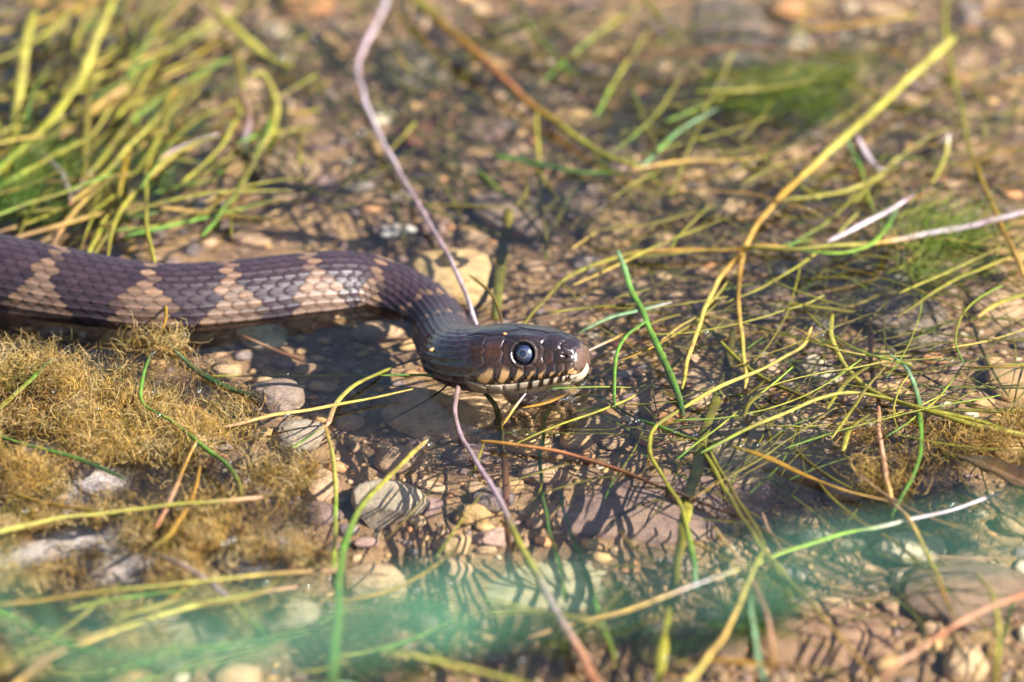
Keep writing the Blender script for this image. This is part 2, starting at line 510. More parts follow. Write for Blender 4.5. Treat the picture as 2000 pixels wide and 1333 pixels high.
# blend from plates to scales behind the parietals
bl = smooth(25.2+2*(np.abs(F-.12) < .12), 27.4+2*(np.abs(F-.12) < .12), XH)
ph = np.zeros_like(disp); ph[hidx] = plate_h
disp = disp*bl+ph*(1-bl)
tipf = smooth(.0, 1.0, XH)
disp = disp*(0.35+.65*tipf)
# mouth line and nostril
mouth_f = np.interp(xh, [0, 1, 2, 4, 10, 16, 22, 26, 28], [.76, .72, .665, .63, .63, .635, .615, .58, .55])[:, None]
mline = np.exp(-((F-mouth_f)*w*3.3/.20)**2)*smooth(27.5, 25.5, XH)*smooth(.4, 1.0, XH)
disp = disp-.42*mline
nost = np.exp(-(((XH-3.4)/.55)**2+((F-.375)*w*3.1/.45)**2))
disp = disp-.8*nost
eye_x, eye_f = 12.9, .395
ec = surf(eye_x, eye_f)
er = np.sqrt(((base-ec)**2).sum(-1)) * (side < 0) + np.sqrt(((base-ec*np.array((1, -1, 1)))**2).sum(-1))*(side > 0)
disp = disp-2.4*smooth(2.8, 1.8, er)+.32*np.exp(-((er-3.05)/.36)**2)

# --- colours (skin pattern and painted keel highlight)
def cmix(c0, c1, t): return c0*(1-t[..., None])+c1*t[..., None]
DARK = np.array((.033, .0195, .0265)); DARK2 = np.array((.016, .010, .016)); TAN = np.array((.142, .088, .062)); TANE = np.array((.185, .108, .063)); SKIN = np.array((.014, .011, .014)); CREAM = np.array((.46, .36, .22))
s_of_u = np.interp(cu, uacc, ring_s)
fc = np.clip(np.abs(cv)*2/NROW, 0, 1)
bars = [R(-460, 390, -5), R(-270, 470, -4), R(-95, 532, -3), R(116, 573, 1), R(302, 598, .5), R(452, 592, 0), R(616, 573, -.4), R(746, 573, -1.8), R(838, 628, -7), R(860, 668, -4)]
bars += [bars[0]+23*k for k in range(1, 16)]
halfw = np.interp(fc, [0, .14, .28, .40, .54, .7], [1.0, 1.4, 3.1, 5.9, 8.2, 9.0])
xc = tip_s-s_of_u
dm = np.full(xc.shape, 99.)
for i_b, bxx in enumerate(bars):
    wsc = 1.0 if i_b < 7 or i_b > 9 else (.75, .5, .35)[i_b-7]
    dm = np.minimum(dm, np.abs(xc-bxx+ .8*np.sin(i_b*2.1)*(fc-.3))-halfw*wsc)
jit = .7*vnoise(cu*3.1, cv*2.7, seed=4)
tanm = smooth(1.0, -1.2, dm+jit*1.7)
edgem = smooth(-2.0, -.4, dm)*tanm
var = (1+(.2+.16*tanm)*vnoise(cu*7.7, cv*5.3, seed=9))[..., None]
colr = cmix(DARK, DARK2, smooth(3.2, .3, dm)*(1-tanm)*.75)
colr = cmix(colr, TAN, tanm); colr = cmix(colr, TANE, edgem*.7)
colr = cmix(colr, np.array((.13, .082, .062)), smooth(-1.2, -4.2, dm)*(.35+.35*vnoise(cu*5.1, cv*4.3, seed=19)))
# greyer, paler flank low down
colr = cmix(colr, np.array((.17, .125, .10)), smooth(.62, .80, F)*(1-tanm)*.55)
colr = colr*var
colr = cmix(colr, SKIN*np.ones(3), smooth(.48, .92, edge)*(.95-.25*tanm)*(1-belly))
colr = colr*(1+.45*np.exp(-((vrow-cv)/.13)**2)*(1-belly))[..., None]  # highlight along each scale keel, painted into the colour
bc = cmix(CREAM*np.ones(colr.shape), np.array((.16, .09, .06)), smooth(.15, .5, vnoise(Ug*.9, F*9, seed=31))*.7)
colr = cmix(colr, bc, belly)
# head
HC = np.zeros(colr.shape)
ownf = np.full(Ug.shape, -1); ownf[hidx] = own
seamf = np.full(Ug.shape, 9.); seamf[hidx] = seam
TOPC = np.array((.034, .021, .026)); SIDEC = np.array((.048, .020, .009)); LIP = np.array((.58, .34, .14)); LOW = np.array((.85, .68, .48)); BAR = np.array((.032, .015, .006)); ROS = np.array((.15, .085, .066))
pv = np.array([random.uniform(.68, 1.4) for _ in names]+[1.0])
HC[:] = cmix(TOPC*np.ones(HC.shape), SIDEC, smooth(.27, .36, F))
HC *= pv[ownf][..., None]
HC = HC*(1+.6*fbm(base[..., 0]*.55, base[..., 1]*.55, base[..., 2]*.55, seed=44))[..., None]
HC = cmix(HC, np.array((.07, .045, .045)), np.exp(-(seamf/.22)**2)*smooth(.36, .28, F)*.6)
isup = np.isin(ownf, [k for k, n_ in enumerate(names) if n_.startswith('supralabial')])
ylip = smooth(.525, .552, F+.012*np.sin(XH*1.9)+.022*smooth(11, 15, XH))*smooth(.5, 1.6, XH)
# dark bar at the rear suture of every upper lip plate
sut = np.array([(p+q)/2 for p, q in zip(SUPRA[:-1], SUPRA[1:])]+[24.6])
dsut = np.min(np.abs((XH-(F-.57)*16)[..., None]-sut), -1)
barw = np.interp(xh, [0, 6, 12, 25], [.55, .62, .72, .95])[:, None]
barw = barw*(1+.3*np.sin(XH*1.7+F*14))+.12*vnoise(XH*1.5, F*30, seed=81)
lipc = cmix(LIP*np.ones(HC.shape), BAR, smooth(barw+.35, barw, dsut))
lipc = cmix(lipc, LIP*1.25, smooth(.58, .62, F)*.5*smooth(barw, barw+.6, dsut))
lipc = cmix(lipc, np.array((.13, .07, .03)), smooth(17, 25, XH)*.55)
HC = cmix(HC, lipc, ylip)
low = smooth(-.004, .006, F-mouth_f)
isut = np.array([(p+q)/2 for p, q in zip(INFRA[:-1], INFRA[1:])])
dis = np.min(np.abs((XH-(F-.66)*8)[..., None]-isut), -1)
lowc = cmix(LOW*np.ones(HC.shape), BAR*1.5, smooth(.75, .42, dis)*smooth(.80, .72, F)*smooth(19, 13, XH))
lowc = cmix(lowc, np.array((.40, .26, .13)), smooth(15, 25, XH)*.7)
HC = cmix(HC, lowc, low)
iros = (ownf == names.index('rostral')).astype(float)
HC = cmix(HC, ROS, iros*smooth(.74, .66, F))
HC = cmix(HC, np.array((.44, .31, .20)), iros*smooth(.60, .66, F)*smooth(.76, .71, F)*smooth(.2, .7, XH))
spk = vnoise(base[..., 0]*3.1, base[..., 1]*3.1, base[..., 2]*3.1, seed=91)
HC = cmix(HC, np.array((.20, .15, .11)), smooth(.72, .9, spk)*.5)
HC = cmix(HC, BAR*.5, mline*.9)
HC = cmix(HC, np.array((.004, .003, .003)), smooth(.35, .8, nost))
HC = cmix(HC, np.array((.012, .010, .012)), smooth(3.1, 2.7, er))
HC = cmix(HC, np.array((.16, .11, .09)), np.exp(-((er-3.1)/.25)**2)*.5*(1-smooth(3.1, 2.7, er)))
HC = cmix(HC, BAR*np.ones(3), np.exp(-(seamf/.2)**2)*smooth(.30, .38, F)*(1-low)*.6)
colr = cmix(HC*.66, colr, bl)
wetv = smooth(60, 36, XH)*np.clip(.85+.5*fbm(base[..., 0]*.35, base[..., 1]*.35, base[..., 2]*.35, seed=61), .25, 1)+.25*smooth(.35, .5, F)*smooth(36, 60, XH)
a = a+disp*nrm_a; b = b+disp*nrm_b
V = C[:, None, :]+(Lf[:, None, :]*a[..., None]+U[:, None, :]*b[..., None])*MM
Vf = V.reshape(-1, 3)
snake_root = bpy.data.objects.new('water_snake', None); COL.objects.link(snake_root)
root_at = Vector(tuple(hb)); root_at.z = 0
snake_root.location = root_at
tag(snake_root, 'brown banded water snake floating with its head raised clear of the water', 'snake')
nr = len(ring_s)
fcs = grid_faces(nr, NA, True)[:, ::-1]
body = mesh_obj('body', Vf-np.array(root_at), fcs, M_SNAKE, snake_root, np.concatenate([colr*.7, wetv[..., None]], -1).reshape(-1, 4))

def head_world(p):                                       # head-local millimetres -> world
    i = np.argmin(np.abs(xh-(-p[0])))
    return C[i]+(Lf[i]*p[1]+U[i]*p[2])*MM
def make_eye(sd):
    c0 = surf(eye_x, eye_f, sd)
    outward = np.array((.20, sd*.95, .20)); outward /= np.linalg.norm(outward)
    cen = c0-outward*1.6
    rr = 2.68
    nlat, nlon = 48, 64
    A = outward; B = np.cross(A, (0, 0, 1)); B /= np.linalg.norm(B); Dv = np.cross(B, A)
    vs = []; cs = []
    for i in range(nlat+1):
        ph = math.pi*.62*(i/nlat)
        for j in range(nlon):
            q = 2*math.pi*j/nlon
            vs.append(cen+rr*(A*math.cos(ph)+(B*math.cos(q)+Dv*math.sin(q)*1.06)*math.sin(ph)))
            deg = math.degrees(ph)+1.0*math.sin(q*5)
            n_ = .85+.3*random.random()
            if deg < 20: c = (.006, .010, .026)
            elif deg < 24.5: c = tuple(np.array((.10, .078, .07))*n_)
            else:
                k = max(0, min(1, (deg-24.5)/36)); n_ *= .8+.35*math.sin(q*9+3*math.sin(q*4))*.5
                c = tuple((np.array((.017, .029, .078))*(1-k)+np.array((.014, .016, .03))*k)*n_)
            cs.append(c)
    vw = np.array([head_world(v) for v in [vs[0]]])       # straight head: one frame serves all
    i = np.argmin(np.abs(xh-eye_x))
    vw = np.array([C[i]+T[i]*(v[0]+xh[i])*MM+(Lf[i]*v[1]+U[i]*v[2])*MM for v in vs])
    e = mesh_obj('eye', vw-np.array(root_at), grid_faces(nlat+1, nlon, True)[:, ::-1] if sd < 0 else grid_faces(nlat+1, nlon, True), M_EYE, snake_root, np.array(cs))
    e['label'] = 'milky blue eye with a pale ring round the pupil'
for sd in (-1, 1): make_eye(sd)

# ------------------------------------------------------------------ stones
def ico(sub):
    bpy_me = bpy.data.meshes.new('tmp_ico')
    import bmesh
    bm = bmesh.new(); bmesh.ops.create_icosphere(bm, subdivisions=sub, radius=1); bm.to_mesh(bpy_me); bm.free()
    v = np.array([x.co[:] for x in bpy_me.vertices]); fa = np.array([p.vertices[:] for p in bpy_me.polygons])
    bpy.data.meshes.remove(bpy_me)
    return v, fa
ICO = {k: ico(k) for k in (1, 2, 3, 5)}

def stone_shape(sub, seed, rough=.22, block=0.0, fine=0.0):
    v, fa = ICO[sub]
    d = 1+rough*1.4*fbm(v[:, 0]*1.1+seed*3.7, v[:, 1]*1.1-seed, v[:, 2]*1.1, seed=seed, oct=2)
    if fine: d = d+fine*fbm(v[:, 0]*5+seed, v[:, 1]*5, v[:, 2]*5, seed=seed+50, oct=4)
    q = v*d[:, None]
    if block:                                            # squared-off, broken faces
        r2 = np.random.default_rng(seed)
        for k in range(9):
            nn = r2.normal(size=3); nn /= np.linalg.norm(nn)
            h = r2.uniform(.62, .85)
            ex = q@nn-h
            q = q-np.outer(np.clip(ex, 0, None)*block, nn)
    return q, fa

STONE_VARIANTS = []
for k in range(16):
    q, fa = stone_shape(2, 100+k, .28, .75 if k % 3 == 0 else .35)
    me = bpy.data.meshes.new('pebble'); me.from_pydata([tuple(x) for x in q], [], [tuple(x) for x in fa])
    me.polygons.foreach_set('use_smooth', np.ones(len(fa), bool)); me.materials.append(M_STONE)
    STONE_VARIANTS.append(me)

occupied = []                                            # (x, y, r) in metres
def hero(label, cat, px, z, rx, ry, rz, col, seed, rot=0, rough=.2, block=.4, fine=.09, name='stone', tilt=(0, 0), group=None):
    """stone whose centre shows at photo pixel px; rx, ry, rz half sizes in mm"""
    q, fa = stone_shape(5, seed, rough, block, fine)
    q = q*np.array((rx, ry, rz))*MM
    o = mesh_obj(name, q, fa, M_STONE)
    if z < -14: z *= 1.55 if rx < 13 else 1.66
    c = P(px[0], px[1], z)
    o.location = tuple(c); o.rotation_euler = (tilt[0], tilt[1], rot)
    o.color = (*col, 1)
    tag(o, label, cat, group)
    occupied.append((c[0], c[1], max(rx, ry)*.8*MM))
    return o

OCH = (.40, .26, .115); TANC = (.31, .21, .13); GREY = (.20, .165, .15); PURP = (.15, .095, .092); ORA = (.42, .21, .095); PALE = (.42, .36, .27); REDB = (.28, .11, .06); WHITE = (.55, .52, .47); LIL = (.42, .36, .35); YCR = (.36, .31, .16)
heroes = [
 ('large rounded ochre stone with a dark pit, behind the neck of the snake', (885, 548), -13.5, 13.5, 15, 12, (.55, .37, .16), 1, .3, .16, .2),
 ('white chalky chip beside the large ochre stone', (782, 452), -15, 5, 3.6, 2.4, WHITE, 2, .4, .3, .8),
 ('flat tan rock half in the shadow of the snake below its chin', (893, 798), -21, 17, 16, 6.5, (.55, .35, .18), 3, .1, .16, .5),
 ('squared grey and tan rock with a sunlit corner on the silt', (748, 985), -18, 10, 11, 7.5, (.46, .37, .25), 4, .25, .18, 1.0),
 ('smooth ochre pebble with a dark notch on the silt', (925, 1010), -21, 4.6, 5, 4.5, (.60, .37, .13), 5, 0, .3, .2),
 ('egg-shaped orange tan pebble beneath the chin of the snake', (1025, 862), -20, 4.8, 7, 5.5, (.62, .40, .17), 6, .8, .16, .1),
 ('round dull brown pebble under the ripples by the snout', (1165, 835), -20, 6.5, 6.5, 5, (.34, .23, .12), 7, .2, .14, .1),
 ('round pinkish pebble beside the curled yellow weed', (1280, 850), -20, 5, 5.5, 5, (.55, .29, .17), 8, 0, .2, .2),
 ('broad flat buff slab crossed by dark weed shadows', (1500, 880), -21, 15, 24, 7, (.42, .31, .18), 9, -.25, .2, .7),
 ('broad purple brown slab speckled with silt', (1290, 1010), -22, 27, 21, 6.5, (.27, .175, .13), 10, .35, .22, .7),
 ('pale yellow slab lying under the green haze', (1040, 1170), -22, 24, 24, 7, (.46, .40, .22), 11, .1, .18, .7),
 ('small blocky ochre stone in front of the smooth notched pebble', (885, 1068), -21, 5.2, 5.5, 4.5, (.55, .37, .18), 12, .6, .3, .9),
 ('pale pink flat stone beside the small blocky ochre stone', (965, 1052), -21, 5.5, 5, 3.5, (.50, .33, .24), 13, .2, .3, .9),
 ('pale round stone in the dark water below the snake', (585, 850), -17, 6.5, 8, 5, (.36, .30, .22), 14, 0, .2, .3),
 ('flat pinkish stone at the edge of the algae mat', (545, 775), -13, 7, 10, 5, (.33, .24, .18), 15, .2, .2, .5),
 ('red brown rock behind the pale lilac stem', (820, 270), -16, 7.5, 9, 6, REDB, 16, .2, .25, .5),
 ('grey lilac rock awash beneath the algae at the near shore', (120, 925), -10.5, 20, 20, 9, LIL, 17, .2, .2, .5),
 ('pale grey rock awash at the foot of the algae mat', (500, 1090), -10.5, 11, 12, 7, (.50, .43, .38), 18, .1, .25, .6),
 ('broad pale rock with brown growth at the near shore', (130, 1095), -10.5, 24, 18, 9, (.48, .41, .36), 19, 0, .2, .5),
 ('buff rock under the crossing straws at the near shore', (330, 1230), -13.5, 22, 20, 8, (.33, .28, .18), 20, .4, .2, .5),
 ('pale cream stone under the green haze by the tall green blade', (545, 1190), -12, 9, 9, 5, (.43, .36, .24), 21, .1, .2, .4),
 ('orange tan rock with a cracked top at the near edge of the bed', (1610, 1250), -19, 16, 17, 8, (.36, .21, .115), 22, .3, .25, .8),
 ('small orange tan rock beside the cracked one', (1360, 1270), -20, 13, 12, 7, (.31, .20, .115), 23, .6, .25, .8),
 ('dark brown rock in the weed at the near edge of the bed', (1880, 1160), -18, 15, 16, 8, (.20, .135, .085), 24, .2, .25, .8),
 ('grey brown rock with a pale worn rim behind the olive stalk', (1010, 420), -18, 10, 16, 6, (.27, .19, .14), 25, .5, .28, .7),
 ('tan rock showing through the weed, beyond the olive stalk', (1130, 400), -18, 9, 14, 6, (.29, .20, .145), 26, -.3, .28, .7),
 ('small tan rock under the frosted hanging weed', (1500, 590), -19, 9, 13, 5.5, (.32, .23, .15), 27, .2, .28, .7),
 ('grey tan rock under the tangle of long yellow stems', (1760, 620), -19, 12, 18, 6, (.27, .20, .14), 28, .5, .28, .7),
 ('dull mauve rock beyond the thick yellow green stem', (1560, 230), -19, 12, 20, 6, (.24, .17, .14), 29, .1, .28, .7),
 ('sandy rock in the far weed beside the lilac stem', (560, 330), -17, 8, 12, 5, (.36, .24, .13), 30, .3, .28, .6),
 ('buff rock in the far shallows past the long orange stem', (800, 130), -18, 10, 16, 6, (.30, .24, .14), 31, .3, .28, .6),
 ('mauve rock in the far shallows behind the green fuzz', (1430, 60), -18, 12, 20, 6, (.27, .19, .15), 32, .1, .28, .6),
]
for k, (lab, px, z, rx, ry, rz, col, sd, rot, ro, blk) in enumerate(heroes):
    hero(lab, 'stone', px, z, rx, ry, rz, col, sd, rot, ro, blk)

palette = [('ochre', (.50, .31, .125)), ('tan', (.42, .27, .15)), ('grey', (.26, .20, .17)), ('mauve brown', (.27, .175, .14)), ('orange', (.52, .25, .10)), ('cream', (.58, .46, .30)), ('sandy', (.48, .32, .17))]
pw = np.array([.2, .26, .14, .16, .09, .05, .12]); pw /= pw.sum()
PEB = []
occ = np.array(occupied)
grid = {}
def try_place(n, r0, r1, ext, gap, big_ok=True):
    made = 0
    for _ in range(n):
        x = rng.uniform(-ext[0], ext[0]); y = rng.uniform(ext[1], ext[2])
        r = (r0+(r1-r0)*rng.random()**1.6)*MM
        if (np.hypot(occ[:, 0]-x, occ[:, 1]-y) < occ[:, 2]+r*.3).any(): continue
        gx, gy = int(x//.02), int(y//.02); ok = True
        for i in range(gx-1, gx+2):
            for j in range(gy-1, gy+2):
                for (a_, b_, c_) in grid.get((i, j), ()):
                    if (a_-x)**2+(b_-y)**2 < ((c_+r)*gap)**2: ok = False; break
                if not ok: break
            if not ok: break
        if not ok: continue
        grid.setdefault((gx, gy), []).append((x, y, r)); PEB.append((x, y, r)); made += 1
try_place(420, 5.0, 9.5, (.2, -.26, .36), .95)
try_place(1500, 3.2, 5.5, (.2, -.26, .36), .88)
try_place(3500, 2.0, 3.6, (.2, -.26, .36), .86)
try_place(14000, .9, 2.0, (.17, -.22, .30), .84)
def in_view(x, y):
    d = np.array((x, y-.015, -.02))-CAMP; zc = d@FW
    u = 1000+d@RT/zc*DIST/MM*PXMM; v = 666.5-d@UPV/zc*DIST/MM*PXMM
    return -20 < u < 2020 and -20 < v < 1353, u, v
def hidden(u, v):                                        # below the floating mat or behind the snake
    return (u < 560 and 690 < v < 1110) or (u < 880 and 520 < v < 640)
PEB = [(x, y, r, *in_view(x, y)) for x, y, r in PEB]
PEB.sort(key=lambda p: -(p[2] if p[3] and not hidden(p[4], p[5]) else p[2]*.01))
gv, gf, gc = [], [], []
voff = 0
for k, (x, y, r, vis, u, v) in enumerate(PEB):
    ci = rng.choice(len(palette), p=pw); cname, col = palette[ci]
    col = np.minimum(np.array(col)*rng.uniform(.85, 1.5), .72)
    el = rng.uniform(.75, 1.3); fl = rng.uniform(.5, .8)
    ang = rng.uniform(0, 6.28); tx, ty = rng.normal(0, .22, 2)
    zc = bed_height(x, y)*MM+r*fl*rng.uniform(-.05, .6)
    if k < 262:
        o = bpy.data.objects.new('pebble', STONE_VARIANTS[k % 16]); COL.objects.link(o)
        o.location = (x, y, zc); o.scale = (r*el, r/el, r*fl); o.rotation_euler = (tx, ty, ang)
        o.color = (*col, 1)
        sz = 'large' if r > .0055 else 'small'
        tag(o, f'{sz} {cname} pebble lying loose on the silty bed among the weed', 'pebble', f'{sz} {cname} pebbles on the bed')
    else:
        q, fa = stone_shape(1, 300+k % 40, .3, .5)
        c_, s_ = math.cos(ang), math.sin(ang)
        q = q*np.array((r*el, r/el, r*fl))
        q = np.stack([q[:, 0]*c_-q[:, 1]*s_, q[:, 0]*s_+q[:, 1]*c_, q[:, 2]+tx*q[:, 0]], 1)+np.array((x, y, zc))
        gv.append(q); gf.append(fa+voff); gc.append(np.repeat(col[None], len(q), 0)); voff += len(q)
gr = mesh_obj('gravel', np.vstack(gv), np.vstack(gf), M_GRAVEL, None, np.vstack(gc))
tag(gr, 'fine mixed tan and grey gravel strewn over the bed', 'gravel', kind='stuff')

# ------------------------------------------------------------------ water weed
CK = {'g': srgb(96, 138, 46), 'G': srgb(56, 88, 34), 'l': srgb(138, 172, 52), 'y': srgb(148, 142, 42), 'Y': srgb(176, 166, 76), 'o': srgb(108, 98, 24), 'b': srgb(98, 62, 26), 'B': srgb(52, 36, 22),
      'p': srgb(190, 146, 116), 'w': srgb(206, 190, 196), 'L': srgb(166, 142, 150), 'r': srgb(172, 110, 70), 't': srgb(196, 160, 84), 'T': srgb(128, 160, 118), 'O': srgb(160, 118, 28), 'm': srgb(150, 112, 84)}
def rs_nodes(seed, k):
    return np.random.default_rng(seed+4000).uniform(11, 34, k)
WEED_TONE = .9
def strand_mesh(pts, width, cols, flat=.75, sides=8, step=1.1, taper=(.6, .6), seed=0):
    """pts world metres, width mm list or number"""
    pts = np.asarray(pts)
    L = np.linalg.norm(np.diff(pts, axis=0), axis=1).sum()/MM
    n = int(max(10, min(160, L/step)))
    c = catmull(pts, n)
    t = np.linspace(0, 1, n)
    wd = np.interp(t, np.linspace(0, 1, len(np.atleast_1d(width))), np.atleast_1d(width))
    wd = wd*(1+.13*vnoise(t*L/7, seed*1.3, seed=seed))
    nodes = np.cumsum(rs_nodes(seed, int(L/14)+2))
    nd = np.exp(-(np.min(np.abs(t[:, None]*L-nodes[None]), 1)/.75)**2) if len(nodes) else 0*t
    wd = wd*(1+.28*nd)
    endt = np.clip(3.5/L, .01, .3)
    wd = wd*(taper[0]+(1-taper[0])*smooth(0, endt, t))*(taper[1]+(1-taper[1])*smooth(1, 1-endt, t))
    rad = wd*.5*MM
    c = c+np.stack([vnoise(t*L/9, seed+.5, seed=seed+1), vnoise(t*L/9, seed+.5, seed=seed+2), .6*vnoise(t*L/9, seed+.5, seed=seed+3)], 1)*.42*MM
    T_ = np.gradient(c, axis=0); T_ /= np.linalg.norm(T_, axis=1)[:, None]+1e-12
    up = np.array((0, 0, 1.0))
    tw = .5*vnoise(t*L/30, seed*.7, seed=seed+5)
    Sd = np.cross(T_, up); Sd /= np.linalg.norm(Sd, axis=1)[:, None]+1e-9
    Up = np.cross(Sd, T_)
    Sd, Up = Sd*np.cos(tw)[:, None]+Up*np.sin(tw)[:, None], Up*np.cos(tw)[:, None]-Sd*np.sin(tw)[:, None]
    q = np.arange(sides)/sides*2*math.pi
    V_ = c[:, None, :]+Sd[:, None, :]*(rad[:, None]*np.cos(q))[..., None]+Up[:, None, :]*(rad[:, None]*flat*np.sin(q))[..., None]
    V_ = np.vstack([V_.reshape(-1, 3), c[:1], c[-1:]])
    fs = [tuple(x) for x in grid_faces(n, sides, True)]
    a0, a1 = n*sides, n*sides+1
    fs += [(a0, (j+1) % sides, j) for j in range(sides)]+[(a1, (n-1)*sides+j, (n-1)*sides+(j+1) % sides) for j in range(sides)]
    kc = np.array([CK[k] for k in cols]); kx = np.linspace(0, 1, len(kc)) if len(kc) > 1 else np.array([0.])
    tt = np.clip(t+.05*vnoise(t*L/12, seed*.37, seed=seed+7), 0, 1)
    cc = np.stack([np.interp(tt, kx, kc[:, j]) if len(kc) > 1 else np.full(n, kc[0, j]) for j in range(3)], 1)
    cc = cc*(1+.26*vnoise(t*L/5, seed*.9, seed=seed+8))[:, None]
    cc = cc*(1-.45*nd[:, None])+np.array((.20, .11, .04))*.45*nd[:, None]
    vein = 1+.20*np.cos(2*q+seed)+.10*np.cos(3*q+seed*2)
    ring = (cc[:, None, :]*vein[None, :, None]).reshape(-1, 3)
    cc = np.vstack([ring, cc[:1], cc[-1:]])
    return V_, fs, cc*WEED_TONE

SN = [0]; TRACK = []
def strand(label, cols, wpx, z, px, group=None, cat='weed', name='weed_strand', flat=.75, taper=(.6, .6), mat=None):
    SN[0] += 1
    zz = np.atleast_1d(z)
    zq = np.interp(np.linspace(0, 1, len(px)), np.linspace(0, 1, len(zz)), zz)
    zq = zq+np.array([.7*math.sin(SN[0]*1.7+k*1.3) for k in range(len(px))])
    pts = np.array([P(u, v, q) for (u, v), q in zip(px, zq)])
    if zq.mean() > -1: TRACK.append(pts)
    V_, fs, cc = strand_mesh(pts, np.atleast_1d(wpx)/PXMM, cols, flat, seed=SN[0], taper=taper)
    org = pts[0].copy()
    o = mesh_obj(name, V_-org, fs, mat or M_WEED, None, cc)
    o.location = tuple(org)
    tag(o, label, cat, group)
    return o

S = strand
S('long pale lilac stem curving down to the neck of the snake', 'wLwLLw', [15, 13, 11, 9, 9], [2, 3], [(755, -20), (742, 30), (706, 100), (700, 150), (720, 220), (770, 320), (830, 420), (870, 490), (905, 560), (932, 637)], name='weed_strand')
S('thick straight yellow green stem slanting over the tangle', 'YYyYOt', [19, 18, 15, 10], [6, 3, 1], [(1862, 72), (1790, 140), (1700, 222), (1600, 312), (1530, 378), (1482, 432), (1452, 492)], name='weed_strand')
S('yellow brown stem running on from the thick straight stem', 'OtYty', [10, 9, 8], [1, 1], [(1452, 492), (1410, 540), (1378, 600), (1350, 680), (1330, 760)])
S('long brown stem trailing over the purple slab', 'OrbBbbo', [9, 9, 8, 7], [1, 1, -1], [(935, 862), (1000, 868), (1100, 885), (1200, 915), (1300, 955), (1420, 1000), (1500, 1040), (1580, 1085), (1650, 1125), (1760, 1160)], name='weed_strand')
S('lilac stem below the chin turning yellow then orange', 'mLLLyYLpr', [9, 10, 12, 15, 16, 24], [1, 2, 5], [(897, 745), (888, 800), (905, 860), (940, 920), (985, 990), (1010, 1050), (1050, 1120), (1090, 1200), (1130, 1270), (1168, 1345)], name='weed_strand')
S('olive stem under the chin turning brown below', 'oobrbB', [13, 14, 13, 11, 8], [-1, -4, -12], [(945, 765), (970, 800), (980, 860), (985, 920), (988, 980), (992, 1060), (995, 1130)], name='weed_strand')
S('long straw fading from white through lime green to tan', 'wwwllYwttm', [7, 8, 9, 9, 8], [2, 2], [(1962, 960), (1870, 992), (1750, 1020), (1650, 1042), (1540, 1075), (1480, 1100), (1340, 1150), (1220, 1195), (1120, 1220), (1030, 1247)], name='weed_strand')
S('wide flat yellow olive ribbon crossing the buff slab', 'ooyYyoyy', [14, 20, 22, 20, 19, 19], [-6, -1, 1], [(1432, 640), (1420, 720), (1402, 780), (1377, 840), (1360, 920), (1340, 1000), (1325, 1080), (1315, 1150), (1300, 1240), (1283, 1345)], flat=.25)
S('stiff grass green blade leaning beside the snout', 'TgggG', [9, 15, 14, 13, 10], [6, 3, 1], [(1208, 490), (1230, 560), (1260, 622), (1290, 690), (1320, 760), (1337, 812)], flat=.5)
S('curled yellow weed looping round the pinkish pebble', 'tYYyyygT', [7, 8, 9, 9, 10, 12], [2, 1, 1], [(1585, 640), (1560, 682), (1480, 725), (1400, 760), (1320, 805), (1280, 835), (1270, 870), (1282, 910), (1305, 945), (1330, 990), (1348, 1060), (1362, 1150)])
S('frosted tan stem standing in the middle of the tangle', 'tOtYtb', [9, 9, 9, 7], [2, 1, -1], [(1452, 495), (1442, 560), (1446, 640), (1456, 720), (1458, 790), (1462, 850)], name='weed_strand')
S('smooth yellow stem hooking down under the frosted hanging weed', 'yYYyyl', [10, 10, 10, 12], [1, 1], [(1628, 612), (1622, 655), (1648, 710), (1690, 752), (1735, 778), (1800, 797), (1900, 822), (2010, 856)], name='weed_strand')
S('long olive stem sagging across the tangle', 'oyyoooy', [8, 9, 9, 8], [0, 0], [(1335, 590), (1370, 622), (1420, 680), (1480, 730), (1560, 770), (1640, 790), (1750, 797), (1850, 800), (2010, 806)])
S('dewy yellow green stem arching over the buff slab', 'gyYYyyY', [7, 8, 8, 9, 14, 12], [1, 3, 1], [(1370, 885), (1450, 842), (1520, 812), (1600, 780), (1660, 768), (1730, 778), (1810, 803), (1900, 830), (2010, 852)])
S('short olive tip bending over behind the crown of the snake', 'oob', [6, 7, 6], [3, 1], [(916, 538), (955, 568), (975, 602), (984, 640)])
S('olive stem rising behind the head and turning orange', 'ooyOOt', [7, 9, 11, 10], [0, 2], [(1018, 640), (1060, 590), (1110, 542), (1180, 512), (1260, 494), (1400, 488), (1500, 482), (1570, 489)], name='weed_strand')
S('thin olive thread running level behind the head', 'oyoo', [6, 7, 7], [0, 1], [(985, 634), (1080, 612), (1200, 597), (1310, 588)])
S('frosted pale green leaf tip pointing at the snout', 'GTTTw', [5, 10, 13, 9], [1, 3], [(1125, 652), (1190, 622), (1250, 606), (1312, 590)], flat=.4)
S('thick cut olive stalk behind the crown of the snake', 'yyoo', [18, 22, 23, 22], [-8, -3, 1], [(966, 625), (975, 545), (985, 470), (992, 412)], name='weed_strand', taper=(.9, .95))
S('small olive hook curling above the cut stalk', 'oob', [6, 9, 7], [2, 1], [(1005, 402), (1024, 384), (1029, 358), (1018, 330)])
S('broad bright blade sweeping down through the clump behind the body', 'yYYyyl', [20, 21, 19, 14], [12, 5], [(222, -15), (190, 70), (165, 140), (130, 190), (95, 235), (40, 290), (-15, 338)], flat=.4)
S('upright yellow green blade at the edge of the clump behind the body', 'yYYy', [22, 21, 16], [8, 2], [(66, 20), (50, 80), (40, 160), (31, 220), (29, 285)], flat=.4)
S('dry tan straw lying in the clump behind the body', 'mttm', [13, 14, 12], [5, 4], [(247, 168), (200, 200), (160, 230), (112, 272)], name='weed_strand')
